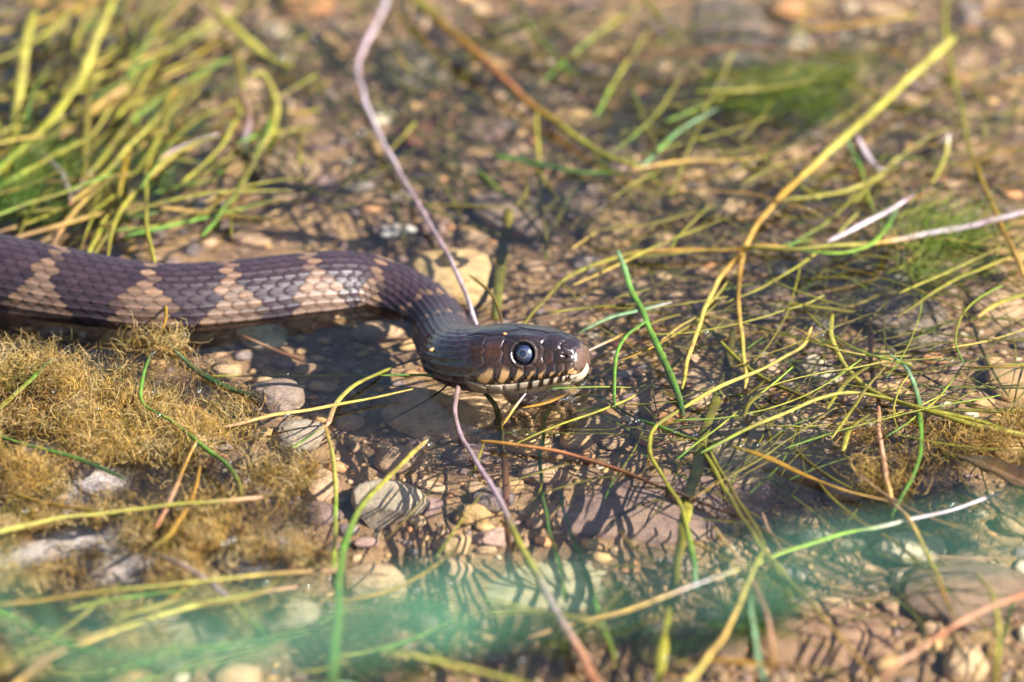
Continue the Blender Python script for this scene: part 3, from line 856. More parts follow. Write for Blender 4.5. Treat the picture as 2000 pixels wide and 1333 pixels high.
S('bent white straw tip in the clump behind the body', 'Lwwr', [7, 9, 10], [3, 3], [(82, 298), (120, 338), (134, 368), (139, 400)], name='weed_strand')
S('yellow stem dropping behind the body of the snake', 'yYyy', [13, 14, 12], [3, 0], [(243, 362), (205, 425), (172, 500)], name='weed_strand')
S('olive stem dropping beside the yellow one behind the body', 'oyoo', [9, 9], [3, 0], [(258, 380), (222, 440), (182, 505)], name='weed_strand')
S('grey green stem slanting to the bent white straw', 'ooyL', [13, 14, 11], [5, 3], [(268, 208), (236, 262), (190, 320), (145, 375)], name='weed_strand')
S('jointed yellow stem ending at the bent white straw', 'OyYyt', [9, 13, 11, 10], [6, 3], [(350, 165), (300, 238), (255, 285), (205, 340), (140, 396)], name='weed_strand')
S('yellow leaf trailing to a point under the bent white straw', 'Yyyo', [4, 14, 11, 4], [1, 1], [(20, 448), (80, 425), (130, 402), (175, 398)], flat=.35)
S('looped yellow shoot beyond the snake, bowed like a hoop', 'yYYyt', [12, 13, 14, 11], [8, 1], [(488, 150), (512, 142), (532, 175), (540, 215), (528, 260), (505, 292)])
S('pink shoot dropping beside the hooped yellow shoot', 'pmLGo', [12, 13, 12, 9], [6, 1], [(472, 180), (488, 225), (478, 270), (484, 300), (505, 335)])
S('bright straw glint lying under the hooped shoot', 'wwpr', [12, 13, 8], [2, 1], [(425, 265), (350, 292), (318, 310), (300, 345)], name='weed_strand')
S('olive weed hanging across the body of the snake', 'yoyyO', [8, 9, 9, 8, 6], [8, 7.5, 7, 5.5, 4], [(283, 330), (285, 400), (286, 440), (300, 512), (318, 560), (325, 612), (320, 642)], name='weed_strand')
S('small frosted leaf stuck on the body of the snake', 'TTGwY', [5, 7, 8, 9], [9.5, 9.5, 7.5], [(52, 470), (72, 500), (92, 530), (106, 552)], flat=.4)
S('straight green thread crossing the dark water under the snake', 'yyygo', [6, 6, 6], [0, 0], [(410, 735), (550, 735), (700, 734), (800, 733), (850, 737), (905, 760)])
S('olive stem falling from the neck of the snake to a fork', 'oyyYp', [6, 7, 9, 11], [-3, 1, 2], [(872, 688), (800, 705), (740, 728), (690, 752), (660, 785), (636, 834)], name='weed_strand')
S('thin lime stem dropping straight from the fork', 'tYYlYl', [6, 9, 8, 8], [2, 2, 4], [(636, 834), (648, 880), (655, 950), (655, 1030), (652, 1112)], name='weed_strand')
S('short dark green leaf reaching out from the fork', 'tGgg', [6, 8, 6], [2, 0], [(636, 834), (600, 855), (553, 882)], flat=.5)
S('yellow straw with a pink end lying across the dark water', 'tYttp', [4, 7, 8, 9], [2, 2], [(806, 761), (700, 784), (600, 802), (510, 817), (436, 834)], name='weed_strand')
S('thin dark twig slanting below the jaw of the snake', 'BBo', [5, 5, 3], [0, -2], [(888, 742), (830, 785), (750, 828)], cat='twig', name='twig')
S('dark green thread winding over the algae mat', 'Gggggo', [6, 8, 8, 9, 7], [4, 4, 3], [(292, 690), (276, 745), (279, 788), (330, 820), (390, 865), (440, 906), (466, 940), (473, 970)])
S('short dark green blade lying off the edge of the algae mat', 'TGGGB', [6, 12, 13, 10], [1, 1], [(340, 685), (395, 732), (450, 760), (507, 778)], flat=.6)
S('dark green blade half buried in the algae mat', 'GGo', [8, 10, 5], [0, -1], [(385, 815), (430, 818), (490, 816)])
S('bright green blade lying low on the algae mat', 'lggGG', [10, 10, 9, 7], [3, 4], [(-15, 846), (60, 872), (150, 895), (245, 935)], flat=.5)
S('green blade standing up out of the algae mat', 'oygG', [10, 12, 11, 8], [3, 5], [(-10, 808), (40, 762), (80, 722), (105, 700)], flat=.5)
S('long yellow straw with a pink tip laid over the algae mat', 'YYYyp', [12, 10, 9, 8], [7, 5], [(-15, 1040), (100, 1016), (200, 1001), (330, 988), (460, 976), (512, 971)], name='weed_strand')
S('olive stem lying low in the near algae', 'oOoo', [10, 9, 7], [3, 3], [(20, 962), (100, 985), (200, 1002), (300, 1018)], name='weed_strand')
S('tall upright bright green blade at the near shore', 'tyggggG', [9, 11, 13, 16, 20], [1, 4, 20], [(838, 858), (790, 900), (740, 950), (700, 1000), (680, 1050), (665, 1110), (658, 1200), (650, 1345)], flat=.4, name='grass_strand')
S('salmon forked stem poking out of the algae', 'tOpr', [5, 8, 9, 7], [5, 6], [(385, 860), (357, 918), (340, 962), (303, 1032)], name='weed_strand')
S('amber stem beside the salmon forked stem', 'OOOo', [7, 9, 8], [5, 6], [(392, 912), (370, 980), (332, 1040), (298, 1068)], name='weed_strand')
S('long straw bowed along the foot of the algae mat', 'tOyYYtpm', [11, 11, 9, 8], [6, 5], [(-15, 1182), (100, 1170), (250, 1150), (400, 1136), (550, 1120), (650, 1115), (760, 1122)], name='weed_strand')
S('thick dry straw slanting up across the near rocks', 'tmtYYyp', [15, 15, 13, 10], [10, 5], [(20, 1345), (100, 1282), (250, 1222), (350, 1190), (430, 1170), (580, 1146)], name='weed_strand')
S('green blade trailing down over the near rocks', 'lgggT', [14, 12, 9], [10, 12], [(-15, 1190), (60, 1225), (150, 1262), (290, 1290)], flat=.4, name='grass_strand')
S('grey straw jutting out from under the bowed straw', 'oLLyg', [9, 10, 8], [5, 4], [(300, 1080), (380, 1120), (450, 1170), (520, 1240)], name='weed_strand')
S('yellow green sprig lying along the near edge of the water', 'gyYYyo', [9, 13, 12, 9], [14, 12], [(730, 1268), (850, 1290), (960, 1318), (1060, 1345)], flat=.4, name='grass_strand')
S('lime blade rising at a shallow angle at the near edge', 'ggyl', [9, 9, 6], [12, 10], [(240, 1345), (370, 1308), (530, 1268)], flat=.4, name='grass_strand')
S('thick salmon stem slanting up beside the dark brown rock', 'rprpr', [15, 14, 12, 9], [9, 7], [(2015, 1155), (1900, 1202), (1830, 1242), (1760, 1292), (1720, 1330)], name='weed_strand')
S('pink stem dropping to the joint above the green haze', 'rpppt', [9, 10, 11, 9], [0, 2], [(1718, 780), (1715, 820), (1726, 900), (1738, 976)], name='weed_strand')
S('tan stem running down from the pink joint into the green haze', 'ptyOo', [9, 8, 8, 7], [2, 6], [(1738, 976), (1780, 1020), (1815, 1090), (1840, 1150), (1866, 1210)], name='weed_strand')
S('long narrow brown leaf with a pale edge above the buff slab', 'oOOOtp', [6, 17, 18, 12, 6], [1, 2], [(1425, 868), (1500, 894), (1560, 924), (1650, 958), (1738, 980)], flat=.25)
S('bright green curved blade with a frosted upper end', 'TTgggG', [7, 10, 9, 8, 7], [2, 1], [(1738, 690), (1772, 720), (1793, 775), (1800, 850), (1787, 920), (1762, 972), (1735, 1022)], flat=.5)
S('yellow olive stem running down from the crossing over the purple slab', 'yyoYotO', [9, 9, 9, 8], [1, 4], [(1378, 885), (1420, 960), (1450, 1010), (1490, 1070), (1540, 1130), (1600, 1200), (1650, 1255), (1705, 1320)], name='weed_strand')
S('olive stem close beside the one over the purple slab', 'yooyo', [7, 8, 8], [0, 2], [(1385, 880), (1435, 965), (1475, 1030), (1510, 1100), (1545, 1170)], name='weed_strand')
S('rusty red stem hanging among the long yellow stems', 'trrrp', [6, 11, 10, 9], [-3, -1], [(1690, 600), (1702, 650), (1704, 720), (1716, 785)], name='weed_strand')
S('olive leaf curling up from the brown algae patch', 'Yyo', [12, 13, 7], [1, 2], [(1647, 880), (1660, 838), (1698, 808)], flat=.35)
S('dark narrow leaf folded over the frosted tan stem', 'GBoo', [6, 12, 8], [1, 3], [(1522, 735), (1490, 765), (1462, 790), (1450, 815)], flat=.4)
S('tall yellow stem bending over the lilac one', 'yyyOt', [8, 9, 10, 9], [3, 5, 2], [(1850, -15), (1848, 70), (1872, 190), (1892, 285), (1920, 360), (1955, 440), (2012, 560)], name='weed_strand')
S('lilac stem slanting in over the tangle and turning yellow', 'wLwtYyo', [13, 12, 11, 8], [5, 3], [(2015, 412), (1900, 440), (1800, 460), (1700, 476), (1550, 486), (1440, 484)], name='weed_strand')
S('short bleached straw caught in the tangle', 'Lwww', [10, 12, 10], [6, 4], [(1782, 383), (1700, 430), (1615, 472)], name='weed_strand')
S('vivid green leaf bent over the bleached straw', 'gllgT', [8, 14, 14, 8], [5, 4], [(1560, 490), (1640, 494), (1700, 478), (1735, 440), (1752, 400)], flat=.35)
S('thin green stem dropping in a bow beside the snout', 'ggggG', [6, 7, 7, 5], [3, 1], [(1262, 628), (1218, 660), (1202, 710), (1200, 770), (1202, 797)])
S('dark green thread running from the ripples into the tangle', 'GgGgo', [5, 6, 7, 6], [0, 0], [(1120, 778), (1170, 775), (1230, 812), (1300, 838), (1380, 866)])
S('thin green stem dropping below the ripples', 'YggggG', [6, 7, 7, 7, 9], [0, -3, -5], [(1072, 790), (1060, 850), (1055, 920), (1065, 1000), (1085, 1080), (1108, 1180)], name='weed_strand')
S('yellow thread slanting up from the chin of the snake', 'oyyYo', [5, 6, 6], [0, 0], [(1000, 870), (1090, 832), (1180, 800), (1260, 760), (1330, 700)])
S('flat amber blade floating against the chin of the snake', 'OOb', [4, 10, 7], [.5, .5], [(1022, 797), (1065, 788), (1112, 768)], flat=.4)
S('pale split straw poking out below the lower lip', 'wtO', [5, 6, 5], [2, 0], [(1027, 770), (1003, 800), (982, 832)], name='weed_strand')
S('pale straw pointing at the tip of the snout', 'wtoo', [5, 6, 6], [2, 1], [(1142, 690), (1190, 666), (1250, 640), (1330, 615)], name='weed_strand')
S('long tan stem lying level beyond the snake', 'ptttmp', [8, 9, 9, 9], [2, 2], [(1230, 333), (1330, 316), (1440, 311), (1560, 296), (1650, 278)], name='weed_strand')
S('dark green blade lying level behind the snake', 'gGGgG', [8, 15, 13, 8], [1, 2], [(965, 303), (1050, 322), (1140, 336), (1240, 333)], flat=.4)
S('grass green leaf rising from the far crossing', 'TgTT', [8, 13, 11, 9], [2, 5], [(1252, 328), (1290, 288), (1340, 248), (1402, 212)], flat=.4)
S('thick orange and yellow stem slanting through the far water', 'yyOrOyY', [26, 24, 18, 15, 13], [5, 2], [(770, -40), (870, 55), (945, 115), (1010, 180), (1070, 228), (1150, 285), (1250, 330)], name='weed_strand')
S('rusty stem beside the thick orange and yellow one', 'Orrb', [9, 10, 9, 7], [-1, -3], [(1010, 180), (1045, 225), (1090, 270), (1140, 300)], name='weed_strand')
S('bent white blade glinting beyond the thick straight stem', 'LwwL', [8, 14, 10], [4, 2], [(1672, 262), (1695, 300), (1716, 335)], flat=.4)
S('green stem dropping from under the thick straight stem', 'Tgyg', [8, 10, 8], [3, 0], [(1650, 262), (1680, 335), (1700, 395), (1708, 422)], name='weed_strand')
S('pale yellow shoot with a white bead tip', 'wYyy', [14, 10, 8], [6, 1], [(1852, 266), (1850, 300), (1838, 330), (1818, 362)], name='weed_strand')
S('straight yellow stem standing up behind the cut stalk', 'yyYoy', [9, 9, 8], [2, -5], [(1048, 210), (1052, 300), (1058, 400), (1066, 470), (1068, 510)], name='weed_strand')
S('long brown stem lying level at the far edge', 'oobbbo', [12, 12, 12], [3, 3], [(900, 70), (1010, 100), (1130, 112), (1260, 110), (1420, 95), (1560, 100), (1680, 122)], name='weed_strand')
S('amber shoot arching at the far edge', 'yOOty', [12, 12, 11], [4, 4], [(1540, 58), (1640, 52), (1720, 40), (1790, 28)], name='weed_strand')
S('olive blade slanting down at the far edge', 'yoo', [14, 14, 9], [4, 2], [(1255, -10), (1298, 45), (1328, 82)], flat=.4)
S('yellow blade slanting down beyond the hooped shoot', 'oyYo', [20, 22, 15], [4, 2], [(395, -10), (455, 55), (520, 108), (570, 135)], flat=.4)
S('brown stick lying on the bed in the shade of the snake', 'rpmrb', [9, 12, 14, 11], [-10, -12], [(472, 655), (520, 676), (552, 690), (592, 706)], cat='twig', name='twig')
S('slim amber stem lying along the near bank of the haze', 'oOObo', [10, 12, 10], [6, 6], [(1310, 1298), (1400, 1290), (1520, 1300), (1640, 1310)], name='weed_strand')
S('yellow tan stem leaning up to the white and lime straw', 'YttYy', [13, 13, 10, 8], [9, 3], [(1335, 1340), (1400, 1262), (1440, 1190), (1470, 1120), (1490, 1075)], name='weed_strand')
S('straight yellow stem rising beside the thick salmon stem', 'OyYYo', [10, 10, 9, 7], [10, 4], [(1945, 1345), (1948, 1250), (1945, 1200), (1935, 1160), (1905, 1120)], name='weed_strand')
S('pale blue green blade standing in the near shallows', 'TTTG', [10, 12, 10, 7], [8, 3], [(1490, 1330), (1475, 1260), (1468, 1200), (1462, 1150)], flat=.4, name='grass_strand')
S('pink stem standing beside the pale blue green blade', 'Opmpt', [10, 10, 8, 7], [6, 1], [(1515, 1310), (1505, 1240), (1492, 1180), (1440, 1090), (1395, 1030)], name='weed_strand')
S('thin green stem dropping over the purple slab', 'Tgggo', [6, 8, 9, 10], [-2, 1], [(1092, 955), (1110, 1030), (1140, 1100), (1165, 1180), (1200, 1290)], name='weed_strand')

# ---- the crowded background tangle: every strand its own object
CNAME = {'y': 'yellow green', 'Y': 'pale yellow', 'o': 'olive', 'g': 'green', 'O': 'amber', 't': 'tan', 'm': 'brown', 'T': 'blue green', 'p': 'pinkish'}
def fill(n, box, ang, spread, length, width, cols, label, group, z=(-6, 4), curve=.25, seed=0):
    r2 = random.Random(seed)
    for _ in range(n):
        u0 = r2.uniform(box[0], box[2]); v0 = r2.uniform(box[1], box[3])
        a0 = math.radians(ang+r2.gauss(0, spread)); L = r2.uniform(*length); k = r2.gauss(0, curve)
        pts = []
        for j in range(6):
            t = j/5-.5
            aa = a0+k*t*2
            pts.append((u0+math.cos(aa)*L*t, v0-math.sin(aa)*L*t*.72))
        zz = r2.uniform(*z)
        c = r2.choice(cols)
        how = ('curving' if abs(k) > .13 else 'straight')
        size = ('long' if L > (length[0]+length[1])/2 else 'short')
        wq = r2.uniform(*width); stout = 'broad' if wq > (width[0]+width[1])/2 else 'narrow'
        strand(f'{size} {how} {stout} {CNAME[c[1]]} {label}', c, [wq*r2.uniform(.9, 1.1)*q for q in (.7, 1, .95, .6)], [zz, zz+r2.uniform(-4, 3)], pts, group, flat=r2.choice([.3, .5, .8]))
fill(76, (-20, -10, 480, 410), 50, 26, (160, 420), (8, 15), ['yyo', 'oyY', 'gyo', 'ooo', 'oyt', 'mto', 'gog', 'yOo'], 'weed strand in the thick clump behind the body', 'weed of the clump behind the body', (-8, 9), .16, 1)
fill(10, (-20, 180, 420, 440), 12, 16, (160, 360), (8, 13), ['oyo', 'tyo', 'ggo', 'mto'], 'weed strand lying across the foot of the thick clump', 'low weed at the foot of the clump behind the body', (-4, 4), .14, 2)
fill(22, (480, 0, 1250, 420), -25, 38, (140, 420), (7, 13), ['ooo', 'oyo', 'gog', 'OoO', 'yoo'], 'weed strand sunk in the far water beyond the snake', 'sunken weed beyond the snake', (-14, 0), .14, 3)
fill(46, (1200, 20, 2020, 420), 8, 34, (160, 460), (5, 10), ['ooy', 'yoo', 'OOo', 'tmo', 'gyo', 'oOt', 'yYo'], 'weed strand in the tangle beyond the snout', 'weed of the tangle beyond the snout', (-9, 5), .14, 4)
fill(36, (1230, 420, 2020, 800), 5, 42, (140, 420), (5, 10), ['yoo', 'oyY', 'oOO', 'tyo', 'gyg', 'ooo', 'mpt'], 'weed strand crossing the tangle beyond the buff slab', 'thin stems of the tangle beyond the buff slab', (-10, 3), .14, 5)
fill(18, (1250, 800, 2020, 1340), -40, 40, (140, 380), (5, 10), ['yoo', 'gog', 'OoO', 'ooo', 'pmt'], 'weed strand crossing over the slabs and the near bed', 'thin stems over the slabs and the near bed', (-10, 4), .14, 6)
fill(12, (-20, 1130, 900, 1340), 15, 20, (180, 420), (7, 12), ['ygo', 'gTg', 'yYo', 'oOo'], 'grass strand lying along the near shore', 'grass strands along the near shore', (2, 14), .25, 7)
fill(10, (640, 1130, 1300, 1340), 5, 35, (120, 300), (5, 10), ['oyo', 'gog', 'yoo'], 'weed strand lying over the pale yellow slab', 'weed over the pale yellow slab', (-8, 6), .14, 8)

# ------------------------------------------------------------------ algae, leaf, bubbles, crumbs, detritus
def tubes(P0, rad, cols):
    """P0 (N, K, 3) polylines -> one mesh of three-sided threads"""
    N, K, _ = P0.shape
    T_ = np.gradient(P0, axis=1); T_ /= np.linalg.norm(T_, axis=2)[..., None]+1e-12
    ref = rng.normal(size=(N, 1, 3)); A = np.cross(T_, ref); A /= np.linalg.norm(A, axis=2)[..., None]+1e-12
    B = np.cross(T_, A)
    r_ = rad[:, None]*np.linspace(1, .45, K)[None]
    vs = []
    for j in range(3):
        q = 2*math.pi*j/3
        vs.append(P0+(A*math.cos(q)+B*math.sin(q))*r_[..., None])
    V_ = np.stack(vs, 2)                                   # N K 3 3
    idx = np.arange(N*K*3).reshape(N, K, 3)
    f0 = idx[:, :-1, :]; f1 = idx[:, 1:, :]
    fs = np.stack([f0, np.roll(f0, -1, 2), np.roll(f1, -1, 2), f1], -1).reshape(-1, 4)
    cc = np.repeat(cols, K*3, 0)
    return V_.reshape(-1, 3), fs, cc

def in_poly(x, y, poly):
    inside = np.zeros(x.shape, bool); n = len(poly)
    for i in range(n):
        x0, y0 = poly[i]; x1, y1 = poly[(i+1) % n]
        c = ((y0 > y) != (y1 > y)) & (x < (x1-x0)*(y-y0)/(y1-y0+1e-12)+x0)
        inside ^= c
    return inside

def algae(name, label, poly_px, n_clump, per, zr, length, rad, pal, seed, clump_r=3.2, curl=1.2, bias=(0, 0, 0), bed_sheet=True, K=7, dens=0.0):
    r2 = np.random.default_rng(seed)
    poly = np.array([P(u, v, 0)[:2] for u, v in poly_px])
    lo, hi = poly.min(0), poly.max(0)
    cs = np.zeros((0, 2))
    while len(cs) < n_clump:
        c = r2.uniform(lo, hi, (n_clump*3, 2)); c = c[in_poly(c[:, 0], c[:, 1], poly)]
        nz = vnoise(c[:, 0]*90, c[:, 1]*90, seed=seed)
        cs = np.vstack([cs, c[nz > dens-r2.random(len(c))*.5]])
    cs = cs[:n_clump]
    hz = .5+.5*vnoise(cs[:, 0]*70, cs[:, 1]*55, seed=seed+1)
    zc = zr[0]+(zr[1]-zr[0])*hz
    tone = r2.integers(0, len(pal), n_clump)
    ci = np.repeat(np.arange(n_clump), per); N = len(ci)
    d = r2.normal(size=(N, 3)); d /= np.linalg.norm(d, axis=1)[:, None]; d[:, 2] = np.abs(d[:, 2])*.9-.15
    start = np.stack([cs[ci, 0], cs[ci, 1], zc[ci]*MM], 1)+d*(r2.random((N, 1))**.6)*(clump_r*r2.uniform(.4, 1.7, n_clump))[ci][:, None]*MM*np.array((1, 1.3, .8))
    step = r2.uniform(*length, N)/K*MM
    dirv = d*.6+r2.normal(size=(N, 3))*.7+np.array(bias); dirv /= np.linalg.norm(dirv, axis=1)[:, None]
    pts = [start]
    ax = r2.normal(size=(N, 3))*r2.uniform(.3, 1.9, n_clump)[ci][:, None]
    for k in range(K-1):
        dirv = dirv+np.cross(ax, dirv)*curl*.35+r2.normal(size=(N, 3))*.35*curl+np.array(bias)*.3
        dirv /= np.linalg.norm(dirv, axis=1)[:, None]
        pts.append(pts[-1]+dirv*step[:, None])
    P0 = np.stack(pts, 1)
    cols = np.array(pal)[tone][ci]*r2.uniform(.45, 1.15, (N, 1))
    V_, fs, cc = tubes(P0, r2.uniform(.6, 1.3, N)*rad*MM, cols)
    o = mesh_obj(name, V_, fs, M_ALGAE, None, cc)
    tag(o, label, 'algae', kind='stuff')
    return o
GOLD = srgb(206, 168, 88); TANA = srgb(220, 194, 136); BRN = srgb(146, 108, 52); OLV = srgb(132, 116, 40); RUS = srgb(150, 92, 36)
mat_poly = [(-150, 650), (0, 655), (110, 690), (200, 682), (290, 650), (345, 665), (420, 725), (510, 790), (555, 860), (622, 905), (600, 950), (640, 1010), (650, 1085), (520, 1095), (380, 1050), (200, 1010), (60, 1040), (-150, 1050)]
algae('algae_mat', 'golden brown stringy algae mat floating beside the snake', mat_poly, 900, 38, (-7, 3.6), (3, 11), .08, [GOLD, TANA, GOLD, TANA, OLV, BRN, GOLD], 5, 3.8, K=6, dens=-.1)
algae('algae_mat', 'brown fuzzy growth on the rocks at the near shore', [(-150, 1010), (200, 1000), (420, 1060), (640, 1080), (600, 1180), (420, 1260), (200, 1330), (-150, 1345)], 420, 32, (-4, 3), (3, 8), .085, [GOLD, BRN, TANA, TANA, OLV], 6, 3.4, dens=.1)
algae('algae_mat', 'olive brown algae patch under the pink joint', [(1660, 840), (1760, 815), (1900, 830), (2100, 800), (2100, 1010), (1850, 1000), (1700, 990)], 230, 30, (-4, 1.5), (4, 9), .075, [OLV, GOLD, GOLD, BRN], 7, 4)
algae('algae_mat', 'vivid green fuzz of fine threads at the far edge', [(1340, 150), (1500, 110), (1740, 130), (1760, 210), (1560, 240), (1350, 225)], 26, 22, (-4, 2), (12, 26), .11, [srgb(120, 150, 34), srgb(96, 134, 26), srgb(140, 150, 50)], 8, 5, .35, (.9, 0, -.05))
algae('algae_mat', 'soft lime green fuzz under the lilac stem', [(1740, 470), (1850, 440), (1930, 470), (1900, 560), (1780, 560)], 16, 26, (-4, 0), (10, 20), .10, [srgb(130, 150, 40), srgb(110, 134, 30)], 9, 5, .35, (.6, .3, -.05))
algae('algae_mat', 'dark green threads thick in the clump behind the body', [(-60, 330), (120, 290), (300, 220), (380, 330), (200, 440), (-60, 460)], 40, 30, (-5, 1), (10, 22), .10, [srgb(70, 110, 22), srgb(100, 130, 40), OLV], 10, 5, .4, (.5, .4, 0))
algae('algae_mat', 'green fuzz growing over the pale yellow slab', [(640, 1150), (800, 1120), (1000, 1140), (1250, 1100), (1270, 1210), (1000, 1260), (680, 1260)], 80, 30, (-22, -8), (6, 14), .085, [srgb(100, 140, 40), srgb(140, 150, 60), srgb(70, 120, 40)], 12, 4, .8, (.2, 0, .1))
algae('algae_mat', 'green fuzz on the bed below the white and lime straw', [(1300, 1150), (1500, 1120), (1520, 1180), (1400, 1230), (1280, 1230)], 40, 30, (-18, -8), (7, 15), .085, [srgb(90, 140, 40), srgb(120, 150, 60)], 13, 4, .6, (.2, 0, .2))

# detritus on the bed: uncountable broken bits
nb = 9000
xy = rng.uniform((-.19, -.24), (.19, .34), (nb, 2))
zb_ = bed_height(xy[:, 0], xy[:, 1])*MM+rng.uniform(.2, 2.2, nb)*MM
ang = rng.uniform(0, 6.28, nb); ln = rng.uniform(.8, 4.5, nb)*MM
dv = np.stack([np.cos(ang), np.sin(ang), rng.normal(0, .25, nb)], 1)
c0 = np.stack([xy[:, 0], xy[:, 1], zb_], 1)
P0 = np.stack([c0-dv*ln[:, None]*.5, c0+rng.normal(0, .25, (nb, 3))*MM, c0+dv*ln[:, None]*.5], 1)
dc = np.array([srgb(90, 62, 38), srgb(140, 100, 58), srgb(60, 44, 36), srgb(176, 132, 80), srgb(120, 110, 50)])[rng.integers(0, 5, nb)]
V_, fs, cc = tubes(P0, rng.uniform(.10, .38, nb)*MM, dc)
tag(mesh_obj('detritus', V_, fs, M_ALGAE, None, cc), 'broken bits of dead brown weed littering the bed', 'debris', kind='stuff')

# the finest weed: a mesh of hair-thin stems nobody could count
def hair_tangle(label, specs, seed):
    r2 = random.Random(seed); Vs, Fs, Cs = [], [], []; off = 0
    for n, box, ang, spread, length, width, cols, z in specs:
        for k in range(n):
            u0 = r2.uniform(box[0], box[2]); v0 = r2.uniform(box[1], box[3]); a0 = math.radians(ang+r2.gauss(0, spread)); L = r2.uniform(*length); kk = r2.gauss(0, .14)
            zz = r2.uniform(*z); z1 = zz+r2.uniform(-6, 4)
            pts = [P(u0+math.cos(a0+kk*t*2)*L*t, v0-math.sin(a0+kk*t*2)*L*t*.72, min(3, zz+(z1-zz)*(t+.5))) for t in (-.5, -.25, 0, .25, .5)]
            V_, f_, c_ = strand_mesh(pts, [r2.uniform(*width)/PXMM], r2.choice(cols), .8, sides=5, step=2.0, seed=seed*1000+k+off % 977)
            Vs.append(V_); Fs += [tuple(i+off for i in q) for q in f_]; Cs.append(c_); off += len(V_)
    tag(mesh_obj('fine_weed', np.vstack(Vs), Fs, M_WEED, None, np.vstack(Cs)), label, 'weed', kind='stuff')
hair_tangle('hair thin olive and yellow weed threading the water all round', [
    (230, (1180, 0, 2040, 520), 12, 36, (160, 480), (2.6, 5.4), ['ooy', 'yYo', 'yyY', 'tyo', 'gyo', 'yyY'], (-15, 3)),
    (200, (1190, 430, 2040, 900), 12, 40, (140, 460), (2, 4.6), ['ooy', 'yYo', 'Oyo', 'tYo', 'yyY', 'gyl'], (-15, 3)),
    (55, (1180, 860, 2040, 1340), -30, 45, (100, 320), (3, 6), ['ooy', 'yoo', 'Oyo', 'gyo'], (-24, 2.5)),
    (100, (480, 0, 1240, 430), -15, 45, (100, 360), (4, 8), ['ooy', 'oyo', 'Oyo', 'gyo'], (-18, 1)),
    (110, (-20, -10, 560, 440), 45, 32, (120, 320), (4, 8), ['ooy', 'yYo', 'tyo', 'gyo'], (-8, 8)),
    (7, (640, 880, 1250, 1330), 40, 45, (80, 260), (3, 5), ['ooy', 'gyo', 'Oyo'], (-12, 2.5)),
    ], 31)

# curled dark leaf
def leaf(label, px, halfw, cols, fold, z):
    pts = np.array([P(u, v, q) for (u, v), q in zip(px, z)])
    n, m = 40, 13
    c = catmull(pts, n); T_ = np.gradient(c, axis=0); T_ /= np.linalg.norm(T_, axis=1)[:, None]
    Sd = np.cross(T_, (0, 0, 1.0)); Sd /= np.linalg.norm(Sd, axis=1)[:, None]; Up = np.cross(Sd, T_)
    t = np.linspace(0, 1, n)
    hw = np.interp(t, np.linspace(0, 1, len(halfw)), halfw)*MM*(1+.09*np.sin(t*23))
    w_ = np.linspace(-1, 1, m)
    up = (fold*np.abs(w_)[None]**1.5+.10*np.sin(t*19)[:, None]*w_[None])*hw[:, None]
    top = c[:, None]+Sd[:, None]*(hw[:, None]*w_[None])[..., None]+Up[:, None]*up[..., None]
    rib = .35*MM*np.exp(-(w_/.12)**2)
    top = top+Up[:, None]*rib[None, :, None]
    bot = top-Up[:, None]*.7*MM
    V_ = np.vstack([top.reshape(-1, 3), bot.reshape(-1, 3)])
    f1 = grid_faces(n, m); f2 = grid_faces(n, m)[:, ::-1]+n*m
    rim = [(i*m, (i+1)*m, (i+1)*m+n*m, i*m+n*m) for i in range(n-1)]+[((i+1)*m+m-1, i*m+m-1, i*m+m-1+n*m, (i+1)*m+m-1+n*m) for i in range(n-1)]
    fs = np.vstack([f1, f2, np.array(rim)])
    cc = np.repeat(np.array([CK[cols[0]]*(1-q)+CK[cols[1]]*q for q in t])[:, None], m, 1)
    cc = cc*(1-.5*np.exp(-((np.abs(w_)-1)/.2)**2))[None, :, None]+.10*np.exp(-(w_/.1)**2)[None, :, None]*np.array((1, .5, .35))
    cc = cc.reshape(-1, 3)
    o = mesh_obj('leaf', V_-pts[0], fs, M_LEAF, None, np.vstack([cc, cc]))
    o.location = tuple(pts[0])
    tag(o, label, 'leaf')
CK['M'] = srgb(72, 40, 30); CK['N'] = srgb(80, 66, 26)
M_LEAF = weed_material('wet_leaf', .1, .15)
leaf('curled dark maroon leaf resting on the olive brown algae', [(1872, 893), (1915, 905), (1960, 925), (2010, 948), (2090, 985)], [.3, 2.6, 3.9, 3.9, 1.0], 'NM', .4, [5, 6, 6, 5.5, 5])

